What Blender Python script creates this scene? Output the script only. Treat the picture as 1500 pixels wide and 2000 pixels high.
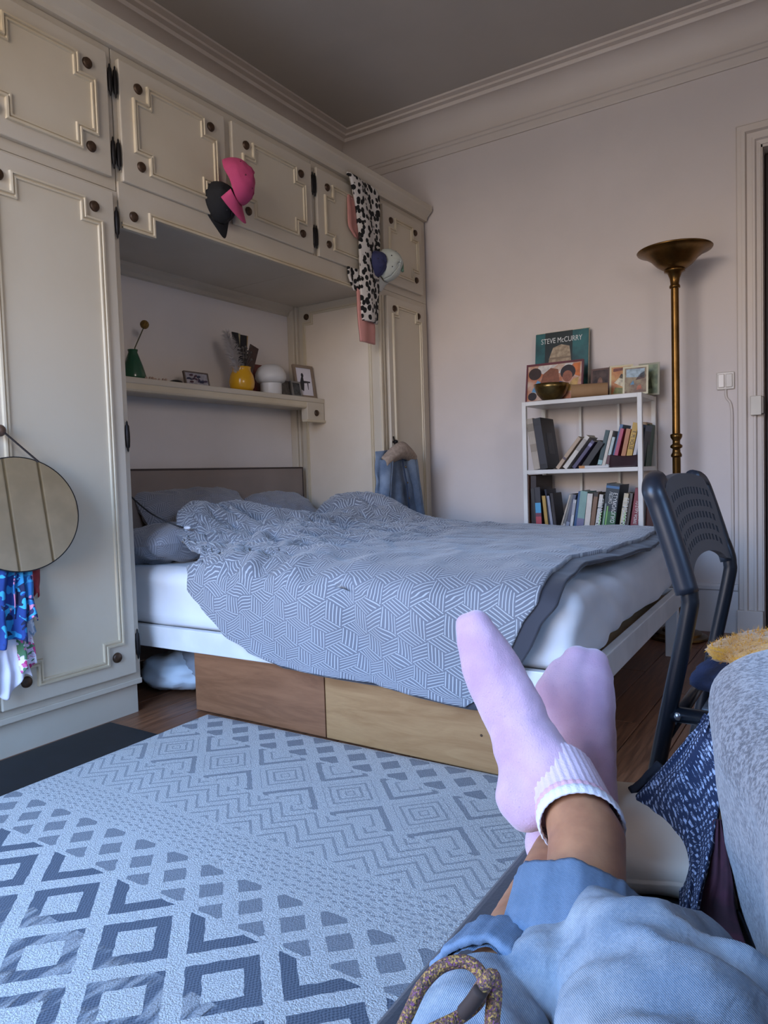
import bpy, bmesh, math, random
import numpy as np
from mathutils import Vector, Matrix, noise as mn
random.seed(4); R = math.radians
S = bpy.context.scene
for o in list(bpy.data.objects): bpy.data.objects.remove(o)
C = S.collection

# ------------------------------------------------------------------ camera
H = 0.82                                   # eye height (metres) above the floor
F = 1404.1
def _axes(y, p, r):
    fw = Vector((math.sin(y)*math.cos(p), math.cos(y)*math.cos(p), math.sin(p)))
    ri = Vector((math.cos(y), -math.sin(y), 0)); up = ri.cross(fw)
    return math.cos(r)*ri + math.sin(r)*up, -math.sin(r)*ri + math.cos(r)*up, fw
RI, UP, FW = _axes(R(-33.168), R(-2.9413), R(-1.7911))
cd = bpy.data.cameras.new('camera'); cam = bpy.data.objects.new('camera', cd); C.objects.link(cam)
cd.sensor_fit = 'VERTICAL'; cd.sensor_height = 36; cd.lens = 36*F/2000; cd.clip_start = .02
cam.matrix_world = Matrix(((RI.x, UP.x, -FW.x, 0), (RI.y, UP.y, -FW.y, 0), (RI.z, UP.z, -FW.z, H), (0, 0, 0, 1)))
S.camera = cam
def at(px, py, d): return Vector((0, 0, H)) + (FW + RI*(px-750)/F - UP*(py-1000)/F)*d

# ------------------------------------------------------------------ daylight
w = bpy.data.worlds.new('sky'); S.world = w; w.use_nodes = True
bg = w.node_tree.nodes['Background']; bg.inputs[1].default_value = 11.0
_g = w.node_tree.nodes.new('ShaderNodeTexCoord'); _z = w.node_tree.nodes.new('ShaderNodeSeparateXYZ'); _r = w.node_tree.nodes.new('ShaderNodeValToRGB')
w.node_tree.links.new(_g.outputs['Generated'], _z.inputs[0]); w.node_tree.links.new(_z.outputs[2], _r.inputs[0]); w.node_tree.links.new(_r.outputs[0], bg.inputs[0])
_e = _r.color_ramp.elements                                   # sunlit street and house fronts low down, blue sky above the roofs
_e[0].position = 0.0; _e[0].color = (.17, .155, .145, 1)
_e[1].position = .01; _e[1].color = (.60, .52, .47, 1)
for _p, _c in ((.16, (.60, .52, .47, 1)), (.22, (.27, .48, .88, 1)), (1.0, (.25, .46, .88, 1))): _n = _e.new(_p); _n.color = _c
WIN = (-2.30, -0.55, .35, 2.62); YR = -0.8     # window opening in the rear wall: x0 x1 z0 z1
ld = bpy.data.lights.new('window_portal', 'AREA'); lo = bpy.data.objects.new('window_portal', ld); C.objects.link(lo)
ld.shape = 'RECTANGLE'; ld.size = WIN[1]-WIN[0]; ld.size_y = WIN[3]-WIN[2]; ld.cycles.is_portal = True
lo.location = ((WIN[0]+WIN[1])/2, YR-.10, (WIN[2]+WIN[3])/2); lo.rotation_euler = (R(90), 0, 0)
FILL_WIN = (-.40, .60, 1.25, 2.15)                    # added unseen window that brightens the niche, right-hand wall: y0 y1 z0 z1
ld = bpy.data.lights.new('added_fill_portal', 'AREA'); lo = bpy.data.objects.new('added_fill_portal', ld); C.objects.link(lo)
ld.shape = 'RECTANGLE'; ld.size = FILL_WIN[3]-FILL_WIN[2]; ld.size_y = FILL_WIN[1]-FILL_WIN[0]; ld.cycles.is_portal = True
lo.location = (1.45+.10, (FILL_WIN[0]+FILL_WIN[1])/2, (FILL_WIN[2]+FILL_WIN[3])/2); lo.rotation_euler = (0, R(90), 0)
S.view_settings.view_transform = 'Standard'; S.view_settings.look = 'None'
S.view_settings.exposure = 0.98; S.view_settings.gamma = 1.0; S.view_settings.use_curve_mapping = False

# ------------------------------------------------------------------ node expression helper
class X:
    t = None
    def __init__(s, v): s.v = v
    def _m(s, op, o=None, o2=None):
        n = X.t.nodes.new('ShaderNodeMath'); n.operation = op
        for i, a in enumerate((s, o, o2)):
            if a is None: continue
            a = a.v if isinstance(a, X) else a
            if isinstance(a, (int, float)): n.inputs[i].default_value = a
            else: X.t.links.new(a, n.inputs[i])
        return X(n.outputs[0])
    def __add__(s, o): return s._m('ADD', o)
    def __radd__(s, o): return s._m('ADD', o)
    def __sub__(s, o): return s._m('SUBTRACT', o)
    def __rsub__(s, o): return X(o)._m('SUBTRACT', s)
    def __mul__(s, o): return s._m('MULTIPLY', o)
    def __rmul__(s, o): return s._m('MULTIPLY', o)
    def __truediv__(s, o): return s._m('DIVIDE', o)
    def gt(s, o): return s._m('GREATER_THAN', o)
    def lt(s, o): return s._m('LESS_THAN', o)
    def max(s, o): return s._m('MAXIMUM', o)
    def min(s, o): return s._m('MINIMUM', o)
    def abs(s): return s._m('ABSOLUTE')
    def fr(s): return s._m('FRACT')
    def fl(s): return s._m('FLOOR')
    def sin(s): return s._m('SINE')
    def sm(s, a, b):                         # smoothstep
        n = X.t.nodes.new('ShaderNodeMapRange'); n.interpolation_type = 'SMOOTHSTEP'
        X.t.links.new(s.v, n.inputs[0]); n.inputs[1].default_value = a; n.inputs[2].default_value = b
        return X(n.outputs[0])
    def tri(s): return (s - (s+.5).fl()).abs()    # 0 at integers .5 between
def sel(c, a, b): return b + (a-b)*c if isinstance(a, X) or isinstance(b, X) else X(b)+(a-b)*c
def coord(kind='Object'):
    n = X.t.nodes.new('ShaderNodeTexCoord'); sp = X.t.nodes.new('ShaderNodeSeparateXYZ')
    X.t.links.new(n.outputs[kind], sp.inputs[0]); return [X(o) for o in sp.outputs], n.outputs[kind]
def noise_x(vec, scale, detail=3, rough=.55, dist=0):
    n = X.t.nodes.new('ShaderNodeTexNoise'); n.inputs['Scale'].default_value = scale; n.inputs['Detail'].default_value = detail
    n.inputs['Roughness'].default_value = rough; n.inputs['Distortion'].default_value = dist
    if vec is not None: X.t.links.new(vec, n.inputs['Vector'])
    return X(n.outputs[0])
def stretch(vec, s):
    n = X.t.nodes.new('ShaderNodeMapping'); n.inputs['Scale'].default_value = s; X.t.links.new(vec, n.inputs[0]); return n.outputs[0]
def mixc(f, a, b):
    n = X.t.nodes.new('ShaderNodeMix'); n.data_type = 'RGBA'
    X.t.links.new(f.v, n.inputs[0])
    for i, c in ((6, a), (7, b)):
        if isinstance(c, tuple): n.inputs[i].default_value = (*c, 1)
        else: X.t.links.new(c, n.inputs[i])
    return n.outputs[2]
def bump(bs, h, strength=.4, dist=.004):
    n = X.t.nodes.new('ShaderNodeBump'); n.inputs['Strength'].default_value = strength; n.inputs['Distance'].default_value = dist
    X.t.links.new(h.v, n.inputs['Height']); X.t.links.new(n.outputs[0], bs.inputs['Normal'])
def srgb(h):
    c = [int(h[i:i+2], 16)/255 for i in (0, 2, 4)]
    return tuple(x/12.92 if x <= .04045 else ((x+.055)/1.055)**2.4 for x in c)
MATS = {}
def new_mat(name, rough=.6, metal=0):
    m = bpy.data.materials.new(name); m.use_nodes = True; X.t = m.node_tree; bs = m.node_tree.nodes['Principled BSDF']
    bs.inputs['Roughness'].default_value = rough; bs.inputs['Metallic'].default_value = metal; MATS[name] = m
    return m, bs
def setc(bs, c):
    if isinstance(c, tuple): bs.inputs['Base Color'].default_value = (*c, 1)
    else: X.t.links.new(c, bs.inputs['Base Color'])
def M(hexa, rough=.6, metal=0, var=.08, scale=6, bmp=0, bscale=60, c2=None, sheen=0):
    """plain procedural material: base colour with soft mottling and optional fine relief"""
    key = f'{hexa}_{rough}_{metal}_{var}_{scale}_{bmp}_{bscale}_{c2}'
    if key in MATS: return MATS[key]
    m, bs = new_mat(key, rough, metal); c = srgb(hexa); _, v = coord('Object')
    n = noise_x(v, scale); b = srgb(c2) if c2 else tuple(x*(1-var*2) for x in c)
    setc(bs, mixc(n.sm(.3, .7), c, b))
    if bmp: bump(bs, noise_x(v, bscale, 4), bmp, .003)
    if sheen: bs.inputs['Sheen Weight'].default_value = sheen
    return m

# ------------------------------------------------------------------ mesh helpers
class B:
    def __init__(s): s.v = []; s.f = []
    def add(s, vs, fs):
        o = len(s.v); s.v += [tuple(p) for p in vs]; s.f += [tuple(i+o for i in f) for f in fs]; return s
    def box(s, a, b):
        x0, y0, z0 = a; x1, y1, z1 = b
        x0, x1 = min(x0, x1), max(x0, x1); y0, y1 = min(y0, y1), max(y0, y1); z0, z1 = min(z0, z1), max(z0, z1)
        return s.add([(x0,y0,z0),(x1,y0,z0),(x1,y1,z0),(x0,y1,z0),(x0,y0,z1),(x1,y0,z1),(x1,y1,z1),(x0,y1,z1)],
                     [(3,2,1,0),(4,5,6,7),(0,1,5,4),(1,2,6,5),(2,3,7,6),(3,0,4,7)])
    def prism(s, poly, fn, cap=True):
        """poly: list of 2-D points, fn(p, k) -> 3-D for k = 0, 1"""
        n = len(poly); vs = [fn(p, 0) for p in poly]+[fn(p, 1) for p in poly]
        fs = [(i, (i+1) % n, n+(i+1) % n, n+i) for i in range(n)]
        if cap: fs += [tuple(range(n-1, -1, -1)), tuple(range(n, 2*n))]
        return s.add(vs, fs)
    def lathe(s, prof, c=(0, 0, 0), n=40, axis='z'):
        vs = []; fs = []; k = len(prof)
        for i in range(n):
            a = 2*math.pi*i/n
            for r, z in prof:
                p = (r*math.cos(a), r*math.sin(a), z)
                if axis == 'x': p = (z, r*math.cos(a), r*math.sin(a))
                if axis == 'y': p = (r*math.cos(a), z, r*math.sin(a))
                vs.append((p[0]+c[0], p[1]+c[1], p[2]+c[2]))
        for i in range(n):
            for j in range(k-1):
                a, b = i*k+j, ((i+1) % n)*k+j; fs.append((a, b, b+1, a+1))
        return s.add(vs, fs)
    def tube(s, pts, rad, n=12, cap=True):
        pts = [Vector(p) for p in pts]; rad = rad if isinstance(rad, (list, tuple)) else [rad]*len(pts)
        t = (pts[1]-pts[0]).normalized(); u = t.orthogonal().normalized(); vs = []; fs = []
        for i, p in enumerate(pts):
            t2 = ((pts[min(i+1, len(pts)-1)]-pts[max(i-1, 0)])).normalized()
            u = (u - t2*u.dot(t2)).normalized(); v = t2.cross(u)
            for k in range(n):
                a = 2*math.pi*k/n; vs.append(p+(u*math.cos(a)+v*math.sin(a))*rad[i])
        for i in range(len(pts)-1):
            for k in range(n): fs.append((i*n+k, i*n+(k+1) % n, (i+1)*n+(k+1) % n, (i+1)*n+k))
        if cap: fs += [tuple(range(n-1, -1, -1)), tuple(range((len(pts)-1)*n, len(pts)*n))]
        return s.add(vs, fs)
    def ball(s, c, r, nu=20, nv=12):
        r = r if isinstance(r, (tuple, list)) else (r, r, r); vs = []; fs = []
        for j in range(nv+1):
            ph = math.pi*j/nv
            for i in range(nu):
                a = 2*math.pi*i/nu
                vs.append((c[0]+r[0]*math.sin(ph)*math.cos(a), c[1]+r[1]*math.sin(ph)*math.sin(a), c[2]-r[2]*math.cos(ph)))
        for j in range(nv):
            for i in range(nu): fs.append((j*nu+i, j*nu+(i+1) % nu, (j+1)*nu+(i+1) % nu, (j+1)*nu+i))
        return s.add(vs, fs)
    def grid(s, fn, nu, nv):
        vs = [fn(i/(nu-1), j/(nv-1)) for j in range(nv) for i in range(nu)]
        return s.add(vs, [(j*nu+i, j*nu+i+1, (j+1)*nu+i+1, (j+1)*nu+i) for j in range(nv-1) for i in range(nu-1)])
    def obj(s, name, m, parent=None, smooth=False, bevel=0, seg=2, solid=0, sub=0, uv=None, offset=0, auto=None):
        me = bpy.data.meshes.new(name); me.from_pydata([tuple(p) for p in s.v], [], s.f); me.update()
        bm = bmesh.new(); bm.from_mesh(me); bmesh.ops.remove_doubles(bm, verts=bm.verts, dist=1e-6) if not uv else None
        bmesh.ops.recalc_face_normals(bm, faces=bm.faces) if not solid else None
        bm.to_mesh(me); bm.free()
        if uv:
            l = me.uv_layers.new(name='UVMap')
            for lp in me.loops: l.data[lp.index].uv = uv[lp.vertex_index]
        me.materials.append(m)
        o = bpy.data.objects.new(name, me); C.objects.link(o)
        if parent is not None:
            o.parent = parent; o.matrix_parent_inverse = parent.matrix_basis.inverted()
        if smooth:
            me.polygons.foreach_set('use_smooth', [True]*len(me.polygons))
            if auto:
                me.set_sharp_from_angle(angle=R(auto))
        if sub: d = o.modifiers.new('sub', 'SUBSURF'); d.levels = sub; d.render_levels = sub
        if solid: d = o.modifiers.new('solid', 'SOLIDIFY'); d.thickness = solid; d.offset = offset
        if bevel: d = o.modifiers.new('bevel', 'BEVEL'); d.width = bevel; d.segments = seg; d.limit_method = 'ANGLE'
        return o
def tag(o, label=None, cat=None, group=None, kind=None):
    if label: o['label'] = label
    if cat: o['category'] = cat
    if group: o['group'] = group
    if kind: o['kind'] = kind
    return o
def thing(name, loc, label, cat, group=None):
    o = bpy.data.objects.new(name, None); C.objects.link(o); o.location = loc; o.empty_display_size = .05
    o.matrix_basis = Matrix.Translation(loc)
    return tag(o, label, cat, group)
def struct(o): return tag(o, kind='structure')
def recentre(o):
    """move a mesh object's origin to its own base so object coordinates are local"""
    me = o.data; vs = [v.co for v in me.vertices]
    c = Vector(((min(v.x for v in vs)+max(v.x for v in vs))/2, (min(v.y for v in vs)+max(v.y for v in vs))/2, min(v.z for v in vs)))
    me.transform(Matrix.Translation(-c)); o.location = c; return o
def cr(P, n):
    """Catmull-Rom through points (Vectors or tuples of any length)"""
    P = [np.array(p, float) for p in P]; Q = [2*P[0]-P[1]]+P+[2*P[-1]-P[-2]]; out = []
    for i in range(len(P)-1):
        a, b, c, d = Q[i:i+4]
        for k in range(n):
            t = k/n; out.append(.5*((2*b)+(c-a)*t+(2*a-5*b+4*c-d)*t*t+(3*b-a-3*c+d)*t**3))
    out.append(P[-1]); return out
def lerp_tab(T, x):
    if x <= T[0][0]: return T[0][1]
    for (a, b), (c, d) in zip(T, T[1:]):
        if x <= c: t = (x-a)/(c-a); t = t*t*(3-2*t)*.5+t*.5; return b+(d-b)*t
    return T[-1][1]
def fbm(p, o=4): return mn.fractal(Vector(p), 1.0, 2.0, o)
def blob(name, cones, m, parent, vox=.005, smooth=6, post=None):
    """one continuous surface from tapered capsules (p0, r0, p1, r1)"""
    b = B()
    for p0, r0, p1, r1 in cones:
        p0, p1 = Vector(p0), Vector(p1); k = 7
        for i in range(k+1):
            t = i/k; b.ball(p0.lerp(p1, t), r0+(r1-r0)*t, 18, 10)
    o = b.obj(name+'_raw', m)
    d = o.modifiers.new('r', 'REMESH'); d.mode = 'VOXEL'; d.voxel_size = vox
    d = o.modifiers.new('s', 'SMOOTH'); d.iterations = smooth; d.factor = .5
    dg = bpy.context.evaluated_depsgraph_get(); me = bpy.data.meshes.new_from_object(o.evaluated_get(dg)); me.name = name
    bpy.data.objects.remove(o)
    if post:
        cs = [(v.co.copy(), v.normal.copy()) for v in me.vertices]; cs = [post(a, n) for a, n in cs]
        me.vertices.foreach_set('co', [x for c in cs for x in c])
    me.polygons.foreach_set('use_smooth', [True]*len(me.polygons))
    me.materials.clear(); me.materials.append(m)
    q = bpy.data.objects.new(name, me); C.objects.link(q)
    if parent is not None: q.parent = parent; q.matrix_parent_inverse = parent.matrix_basis.inverted()
    return q
def text(s, size, mw, m, parent, name='lettering', extrude=.0006, sx=1):
    cu = bpy.data.curves.new(name, 'FONT'); cu.body = s; cu.size = size; cu.extrude = extrude; cu.align_x = 'CENTER'; cu.align_y = 'CENTER'
    o = bpy.data.objects.new(name+'_c', cu); C.objects.link(o)
    dg = bpy.context.evaluated_depsgraph_get(); me = bpy.data.meshes.new_from_object(o.evaluated_get(dg)); me.name = name
    bpy.data.objects.remove(o); me.transform(Matrix.Diagonal((sx, 1, 1, 1))); me.transform(mw); me.materials.clear(); me.materials.append(m)
    q = bpy.data.objects.new(name, me); C.objects.link(q); q.parent = parent; q.matrix_parent_inverse = parent.matrix_basis.inverted()
    return q
def basis(o, x, y, z=None):
    x = Vector(x).normalized(); y = Vector(y).normalized(); z = z or x.cross(y)
    return Matrix(((x.x, y.x, z.x, o[0]), (x.y, y.y, z.y, o[1]), (x.z, y.z, z.z, o[2]), (0, 0, 0, 1)))
#BODY
# ------------------------------------------------------------------ shared materials
def wall_mat(name, hx, rough=.85):
    m, bs = new_mat(name, rough); _, v = coord('Object'); c = srgb(hx)
    setc(bs, mixc(noise_x(v, 1.7, 5).sm(.35, .7), c, tuple(x*.93 for x in c)))
    bump(bs, noise_x(v, 90, 3)+noise_x(v, 9, 3)*2, .12, .003); return m
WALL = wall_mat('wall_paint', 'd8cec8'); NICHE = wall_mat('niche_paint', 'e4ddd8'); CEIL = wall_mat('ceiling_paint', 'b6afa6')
TRIM = wall_mat('trim_paint', 'd4c9bf', .55); WAIN = wall_mat('baseboard_paint', 'd5d3d2', .5)
def cream(name, hx, dirt):
    m, bs = new_mat(name, .45); _, v = coord('Object'); c = srgb(hx)
    n = noise_x(v, 1.3, 6, .6).sm(.35, .75); k = mixc(n, c, srgb(dirt)); setc(bs, k)
    bump(bs, noise_x(stretch(v, (40, 40, 6)), 3, 4), .06, .002); return m
CREAM = cream('cream_enamel', 'c9bfae', 'beb29e'); PANEL = cream('cream_panel', 'cdc2ad', 'c3b59c'); GILT = cream('gilt_edge', 'd0c4ac', 'bfae90')
BRONZE = M('5a4331', .45, .5, .3, 40); IRON = M('1d1a1a', .5, .6)
DARKLINE = M('8b7d63', .6)

# ------------------------------------------------------------------ room shell
XL, XR, YB, ZC = -2.745, 1.45, 3.82, 2.908
b = B().box((XL-.1, YR-.1, -.12), (XR+.1, 5.4, -.014)); floor = struct(b.obj('floor', M('4a2f20', .6)))
def plank_mat():
    m, bs = new_mat('oak_plank', .38); _, v = coord('Object'); oi = X.t.nodes.new('ShaderNodeObjectInfo'); rnd = X(oi.outputs['Random'])
    g = noise_x(stretch(v, (26, 1.6, 10)), 3, 6, .6, .6)
    k = mixc(g.sm(.3, .72), srgb('8a5a3c'), srgb('5b3722')); k = mixc(rnd*.45, k, srgb('6b4630')); setc(bs, k)
    bump(bs, g, .1, .002); return m
PL = plank_mat(); pw = .128; cnt = 0
pm = {}
for i in range(int((XR-XL)/pw)+1):
    x0 = XL+i*pw; y = YR - (i*.37 % 1.0)
    while y < 4.4:
        L = (1.1, 1.35, 1.6)[(i*7+int(y*10)) % 3]; a, e = max(y, YR), min(y+L, 4.4)
        if e > a+.02:
            key = round(e-a, 3)
            if key not in pm:
                q = B().box((0, 0, -.014), (pw-.0025, e-a-.002, 0)).obj('plank', PL, floor, bevel=.0012, seg=1); pm[key] = q
            else:
                q = bpy.data.objects.new('plank', pm[key].data); C.objects.link(q); q.parent = floor
                d = q.modifiers.new('bevel', 'BEVEL'); d.width = .0012; d.segments = 1
            q.location = (x0, a, 0)
        y += L
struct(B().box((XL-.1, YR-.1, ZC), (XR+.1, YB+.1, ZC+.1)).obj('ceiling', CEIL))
struct(B().box((XL-.1, YR-.1, 0), (XL, YB+.1, ZC)).obj('wall_left', NICHE))
struct(B().box((XR, YR-.1, 0), (XR+.1, FILL_WIN[0], ZC)).box((XR, FILL_WIN[1], 0), (XR+.1, YB+.1, ZC)).box((XR, FILL_WIN[0], 0), (XR+.1, FILL_WIN[1], FILL_WIN[2])).box((XR, FILL_WIN[0], FILL_WIN[3]), (XR+.1, FILL_WIN[1], ZC)).obj('wall_right', WALL))
fill_frame = struct(B().box((XR+.03, FILL_WIN[0], FILL_WIN[2]), (XR+.09, FILL_WIN[0]+.05, FILL_WIN[3])).box((XR+.03, FILL_WIN[1]-.05, FILL_WIN[2]), (XR+.09, FILL_WIN[1], FILL_WIN[3])).box((XR+.03, FILL_WIN[0], FILL_WIN[3]-.05), (XR+.09, FILL_WIN[1], FILL_WIN[3])).box((XR+.03, FILL_WIN[0], FILL_WIN[2]), (XR+.09, FILL_WIN[1], FILL_WIN[2]+.05)).obj('added_fill_window', TRIM, bevel=.004))  # frame of the window added to lift the niche
B().box((XR+.03, .075, FILL_WIN[2]+.05), (XR+.09, .125, FILL_WIN[3]-.05)).obj('mullion', TRIM, fill_frame, bevel=.004)
DX0, DX1, DZ = -.358, .50, 2.285                        # doorway in the back wall
b = B().box((XL, YB, 0), (DX0, YB+.1, ZC)).box((DX1, YB, 0), (XR, YB+.1, ZC)).box((DX0, YB, DZ), (DX1, YB+.1, ZC)); struct(b.obj('wall_back', WALL))
b = B().box((XL, YR-.1, 0), (WIN[0], YR, ZC)).box((WIN[1], YR-.1, 0), (XR, YR, ZC)).box((WIN[0], YR-.1, 0), (WIN[1], YR, WIN[2])).box((WIN[0], YR-.1, WIN[3]), (WIN[1], YR, ZC))
struct(b.obj('wall_rear', WALL))
wf = struct(B().box((WIN[0], YR-.09, WIN[2]), (WIN[0]+.05, YR-.03, WIN[3])).box((WIN[1]-.05, YR-.09, WIN[2]), (WIN[1], YR-.03, WIN[3]))
   .box((WIN[0], YR-.09, WIN[3]-.05), (WIN[1], YR-.03, WIN[3])).box((WIN[0], YR-.09, WIN[2]), (WIN[1], YR-.03, WIN[2]+.05)).obj('window_1', TRIM, bevel=.004))
B().box((-1.455, YR-.09, WIN[2]+.05), (-1.395, YR-.03, WIN[3]-.05)).obj('mullion', TRIM, wf, bevel=.004)
# dark hallway behind the doorway
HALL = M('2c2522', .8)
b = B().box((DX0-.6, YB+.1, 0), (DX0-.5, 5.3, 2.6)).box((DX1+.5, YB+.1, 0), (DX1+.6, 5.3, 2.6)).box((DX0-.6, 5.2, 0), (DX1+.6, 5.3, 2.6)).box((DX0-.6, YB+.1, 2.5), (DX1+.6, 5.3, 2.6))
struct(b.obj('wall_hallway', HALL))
# cornice: profile (out from wall, z) swept along back and left walls with a mitre
prof = [(0, 2.664), (.010, 2.664), (.012, 2.672), (.012, 2.704), (.020, 2.708), (.020, 2.724), (.028, 2.728), (.028, 2.738), (.020, 2.741)]
prof += [(.118-.098*math.sin(t), 2.866-.125*(1-math.cos(t))) for t in [R(90-9*i) for i in range(1, 11)]]
prof += [(.126, 2.866), (.130, 2.872), (.130, 2.884), (.160, 2.885), (.160, 2.897), (.196, 2.898), (.196, 2.910), (0, 2.910)]
def sweep_trim(name, fn): return struct(B().prism(prof, fn).obj(name, TRIM, smooth=True, auto=35))
sweep_trim('trim_1', lambda p, k: (XL+p[0] if k == 0 else XR-p[0], YB-p[0], p[1]))
sweep_trim('trim_2', lambda p, k: (XL+p[0], YB-p[0] if k == 0 else YR+p[0], p[1]))
sweep_trim('trim_3', lambda p, k: (XR-p[0], YB-p[0] if k == 0 else YR+p[0], p[1]))
sweep_trim('trim_4', lambda p, k: (XL+p[0] if k == 0 else XR-p[0], YR+p[0], p[1]))
# tall baseboard of the back wall
bp = [(0, 0), (.016, 0), (.016, .205), (.024, .212), (.024, .228), (.014, .238), (0, .240)]
struct(B().prism(bp, lambda p, k: ((XL, DX0-.105)[k], YB-p[0], p[1])).obj('baseboard_back', WAIN))
struct(B().prism(bp, lambda p, k: (XR-p[0], (YR, YB)[k], p[1])).obj('baseboard_right', WAIN))
# door casing: stepped moulding round the doorway
cp = [(0, 0), (0, .010), (.018, .014), (.024, .026), (.034, .026), (.036, .016), (.058, .016), (.064, .034), (.078, .034), (.080, .020), (.098, .020), (.104, .012), (.104, 0)]
def casing(p, k):
    d, h = p; return [(DX0-d, YB-h, .12), (DX0-d, YB-h, DZ+d), (DX1+d, YB-h, DZ+d), (DX1+d, YB-h, .12)][k]
b = B(); n = len(cp)
b.add([casing(p, k) for k in range(4) for p in cp], [(k*n+i, k*n+(i+1) % n, (k+1)*n+(i+1) % n, (k+1)*n+i) for k in range(3) for i in range(n)])
dr = struct(b.obj('door_1', TRIM))
for x in (DX0-.052, DX1+.052): B().box((x-.056, YB-.04, 0), (x+.056, YB, .12)).obj('plinth_block', TRIM, dr, bevel=.004)
B().box((DX0, YB-.004, 0), (DX0+.006, YB+.1, DZ)).box((DX1-.012, YB-.004, 0), (DX1, YB+.1, DZ)).box((DX0, YB-.004, DZ-.012), (DX1, YB+.1, DZ)).obj('jamb', TRIM, dr)
B().box((DX0-.045, YB-.052, 1.045), (DX0+.002, YB-.02, 1.135)).obj('lock_keep', M('cfc7b8', .4), dr, bevel=.003)
B().box((DX0+.001, YB-.050, 1.05), (DX0+.012, YB-.016, 1.13)).obj('strike_plate', M('554f49', .4, .7), dr, bevel=.002)
# the dark brown door leaf standing ajar into the hallway
B().box((DX0+.007, YB+.07, .002), (DX1-.02, YB+.11, DZ-.02)).obj('leaf', M('33241f', .5), dr, bevel=.004)
# light switch with its surface conduit
t = thing('light_switch', (-.513, YB, 1.22), 'white double light switch on wall beside the doorway', 'light switch')
B().box((-.552, YB-.012, 1.178), (-.474, YB, 1.262)).obj('plate', M('cbc3b8', .35), t, bevel=.004)
B().box((-.545, YB-.019, 1.188), (-.517, YB-.011, 1.252)).obj('rocker', M('d2cac0', .3), t, bevel=.003)
B().box((-.512, YB-.017, 1.188), (-.482, YB-.011, 1.252)).obj('rocker', M('c4bcb2', .35), t, bevel=.003)
B().tube(cr([(-.513, YB-.006, 1.18), (-.510, YB-.006, 1.14), (-.488, YB-.007, 1.09), (-.486, YB-.007, .9), (-.485, YB-.007, .242)], 6), .006, 8).obj('cable_conduit', TRIM, t, smooth=True)
# panelled cupboard and wooden post on the right-hand wall (seen in the mirror)
t = thing('panelled_cupboard', (XR-.03, 1.55, 0), 'pale panelled cupboard front reflected in the round mirror', 'cupboard')
B().box((XR-.05, 1.05, 0), (XR-.03, 2.00, 2.4)).obj('body', M('b9ae92', .5), t)
for k in range(4): B().box((XR-.066, 1.07+k*.232, .1), (XR-.05, 1.285+k*.232, 2.35)).obj('panel', M('d6cfba', .5), t, bevel=.006)
B().box((XR-.12, 2.02, 0), (XR-.03, 2.10, 2.4)).obj('post', M('7a5a38', .5), t, bevel=.004)

# ------------------------------------------------------------------ built-in wardrobe
XW = -2.137; XD = -2.117
def sweep_closed(path, prof, x, fn=None):
    """closed 2-D path (y,z), profile (inset, height) mitred round it, raised along +x"""
    n = len(path); b = B(); ms = []
    A = sum(path[i][0]*path[(i+1) % n][1]-path[(i+1) % n][0]*path[i][1] for i in range(n)); sg = 1 if A > 0 else -1
    for i in range(n):
        p0, p1, p2 = (Vector(path[(i+k) % n]) for k in (-1, 0, 1)); a = (p1-p0).normalized(); c = (p2-p1).normalized()
        na = Vector((-a.y, a.x))*sg; nc = Vector((-c.y, c.x))*sg; m = (na+nc); m = m/max(.3, 1+na.dot(nc)); ms.append(m)
    vs = []
    for i in range(n):
        for d, h in prof:
            q = Vector(path[i])+ms[i]*d; vs.append(fn(q.x, q.y, h) if fn else (x+h, q.x, q.y))
    k = len(prof)
    return b.add(vs, [(i*k+j, i*k+j+1, ((i+1) % n)*k+j+1, ((i+1) % n)*k+j) for i in range(n) for j in range(k-1)])
MP = [(0, 0), (.001, .010), (.007, .011), (.009, .004), (.012, .004), (.014, .008), (.019, .008), (.021, 0)]
def notch(y0, y1, z0, z1, n):
    return [(y0+n, z0), (y1-n, z0), (y1-n, z0+n), (y1, z0+n), (y1, z1-n), (y1-n, z1-n), (y1-n, z1), (y0+n, z1), (y0+n, z1-n), (y0, z1-n), (y0, z0+n), (y0+n, z0+n)]
ros = B().lathe([(0, .011), (.007, .012), (.010, .009), (.013, .0095), (.0165, .006), (.018, 0)], axis='x', n=20)
ros_me = None
def rosette(parent, p, face='x'):
    global ros_me
    if ros_me is None:
        o = ros.obj('rosette', BRONZE, parent, smooth=True); ros_me = o.data
    else:
        o = bpy.data.objects.new('rosette', ros_me); C.objects.link(o); o.parent = parent; o.matrix_parent_inverse = parent.matrix_basis.inverted()
    o.location = p
    if face == '-y': o.rotation_euler = (0, 0, R(-90))
    return o
def door(parent, y0, y1, z0, z1, hinge=None, inset=.05, n=.062):
    d = B().box((XW-.001, y0, z0), (XD, y1, z1)).obj('door', CREAM, parent, bevel=.004)
    B().prism(notch(y0+inset+.01, y1-inset-.01, z0+inset+.01, z1-inset-.01, n), lambda p, k: ((XD-.002, XD+.0012)[k], p[0], p[1])).obj('inner_panel', PANEL, d)
    sweep_closed(notch(y0+inset, y1-inset, z0+inset, z1-inset, n), MP, XD).obj('moulding', GILT, d)
    for y in (y0+inset+.028, y1-inset-.028):
        for z in (z0+inset+.022, z1-inset-.022): rosette(d, (XD, y, z))
    if hinge:
        y = y1+.012 if hinge > 0 else y0-.012
        for z in ([z0+.085, z1-.085] if z1-z0 < .8 else [z0+.10, (z0+z1)/2, z1-.10]):
            B().lathe([(0, -.056), (.003, -.05), (.0035, -.042), (.007, -.036), (.0085, -.01), (.0085, .01), (.007, .036), (.0035, .042), (.003, .05), (0, .056)], (XD-.004, y, z), 12).obj('hinge', IRON, d, smooth=True)
    return d
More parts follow.
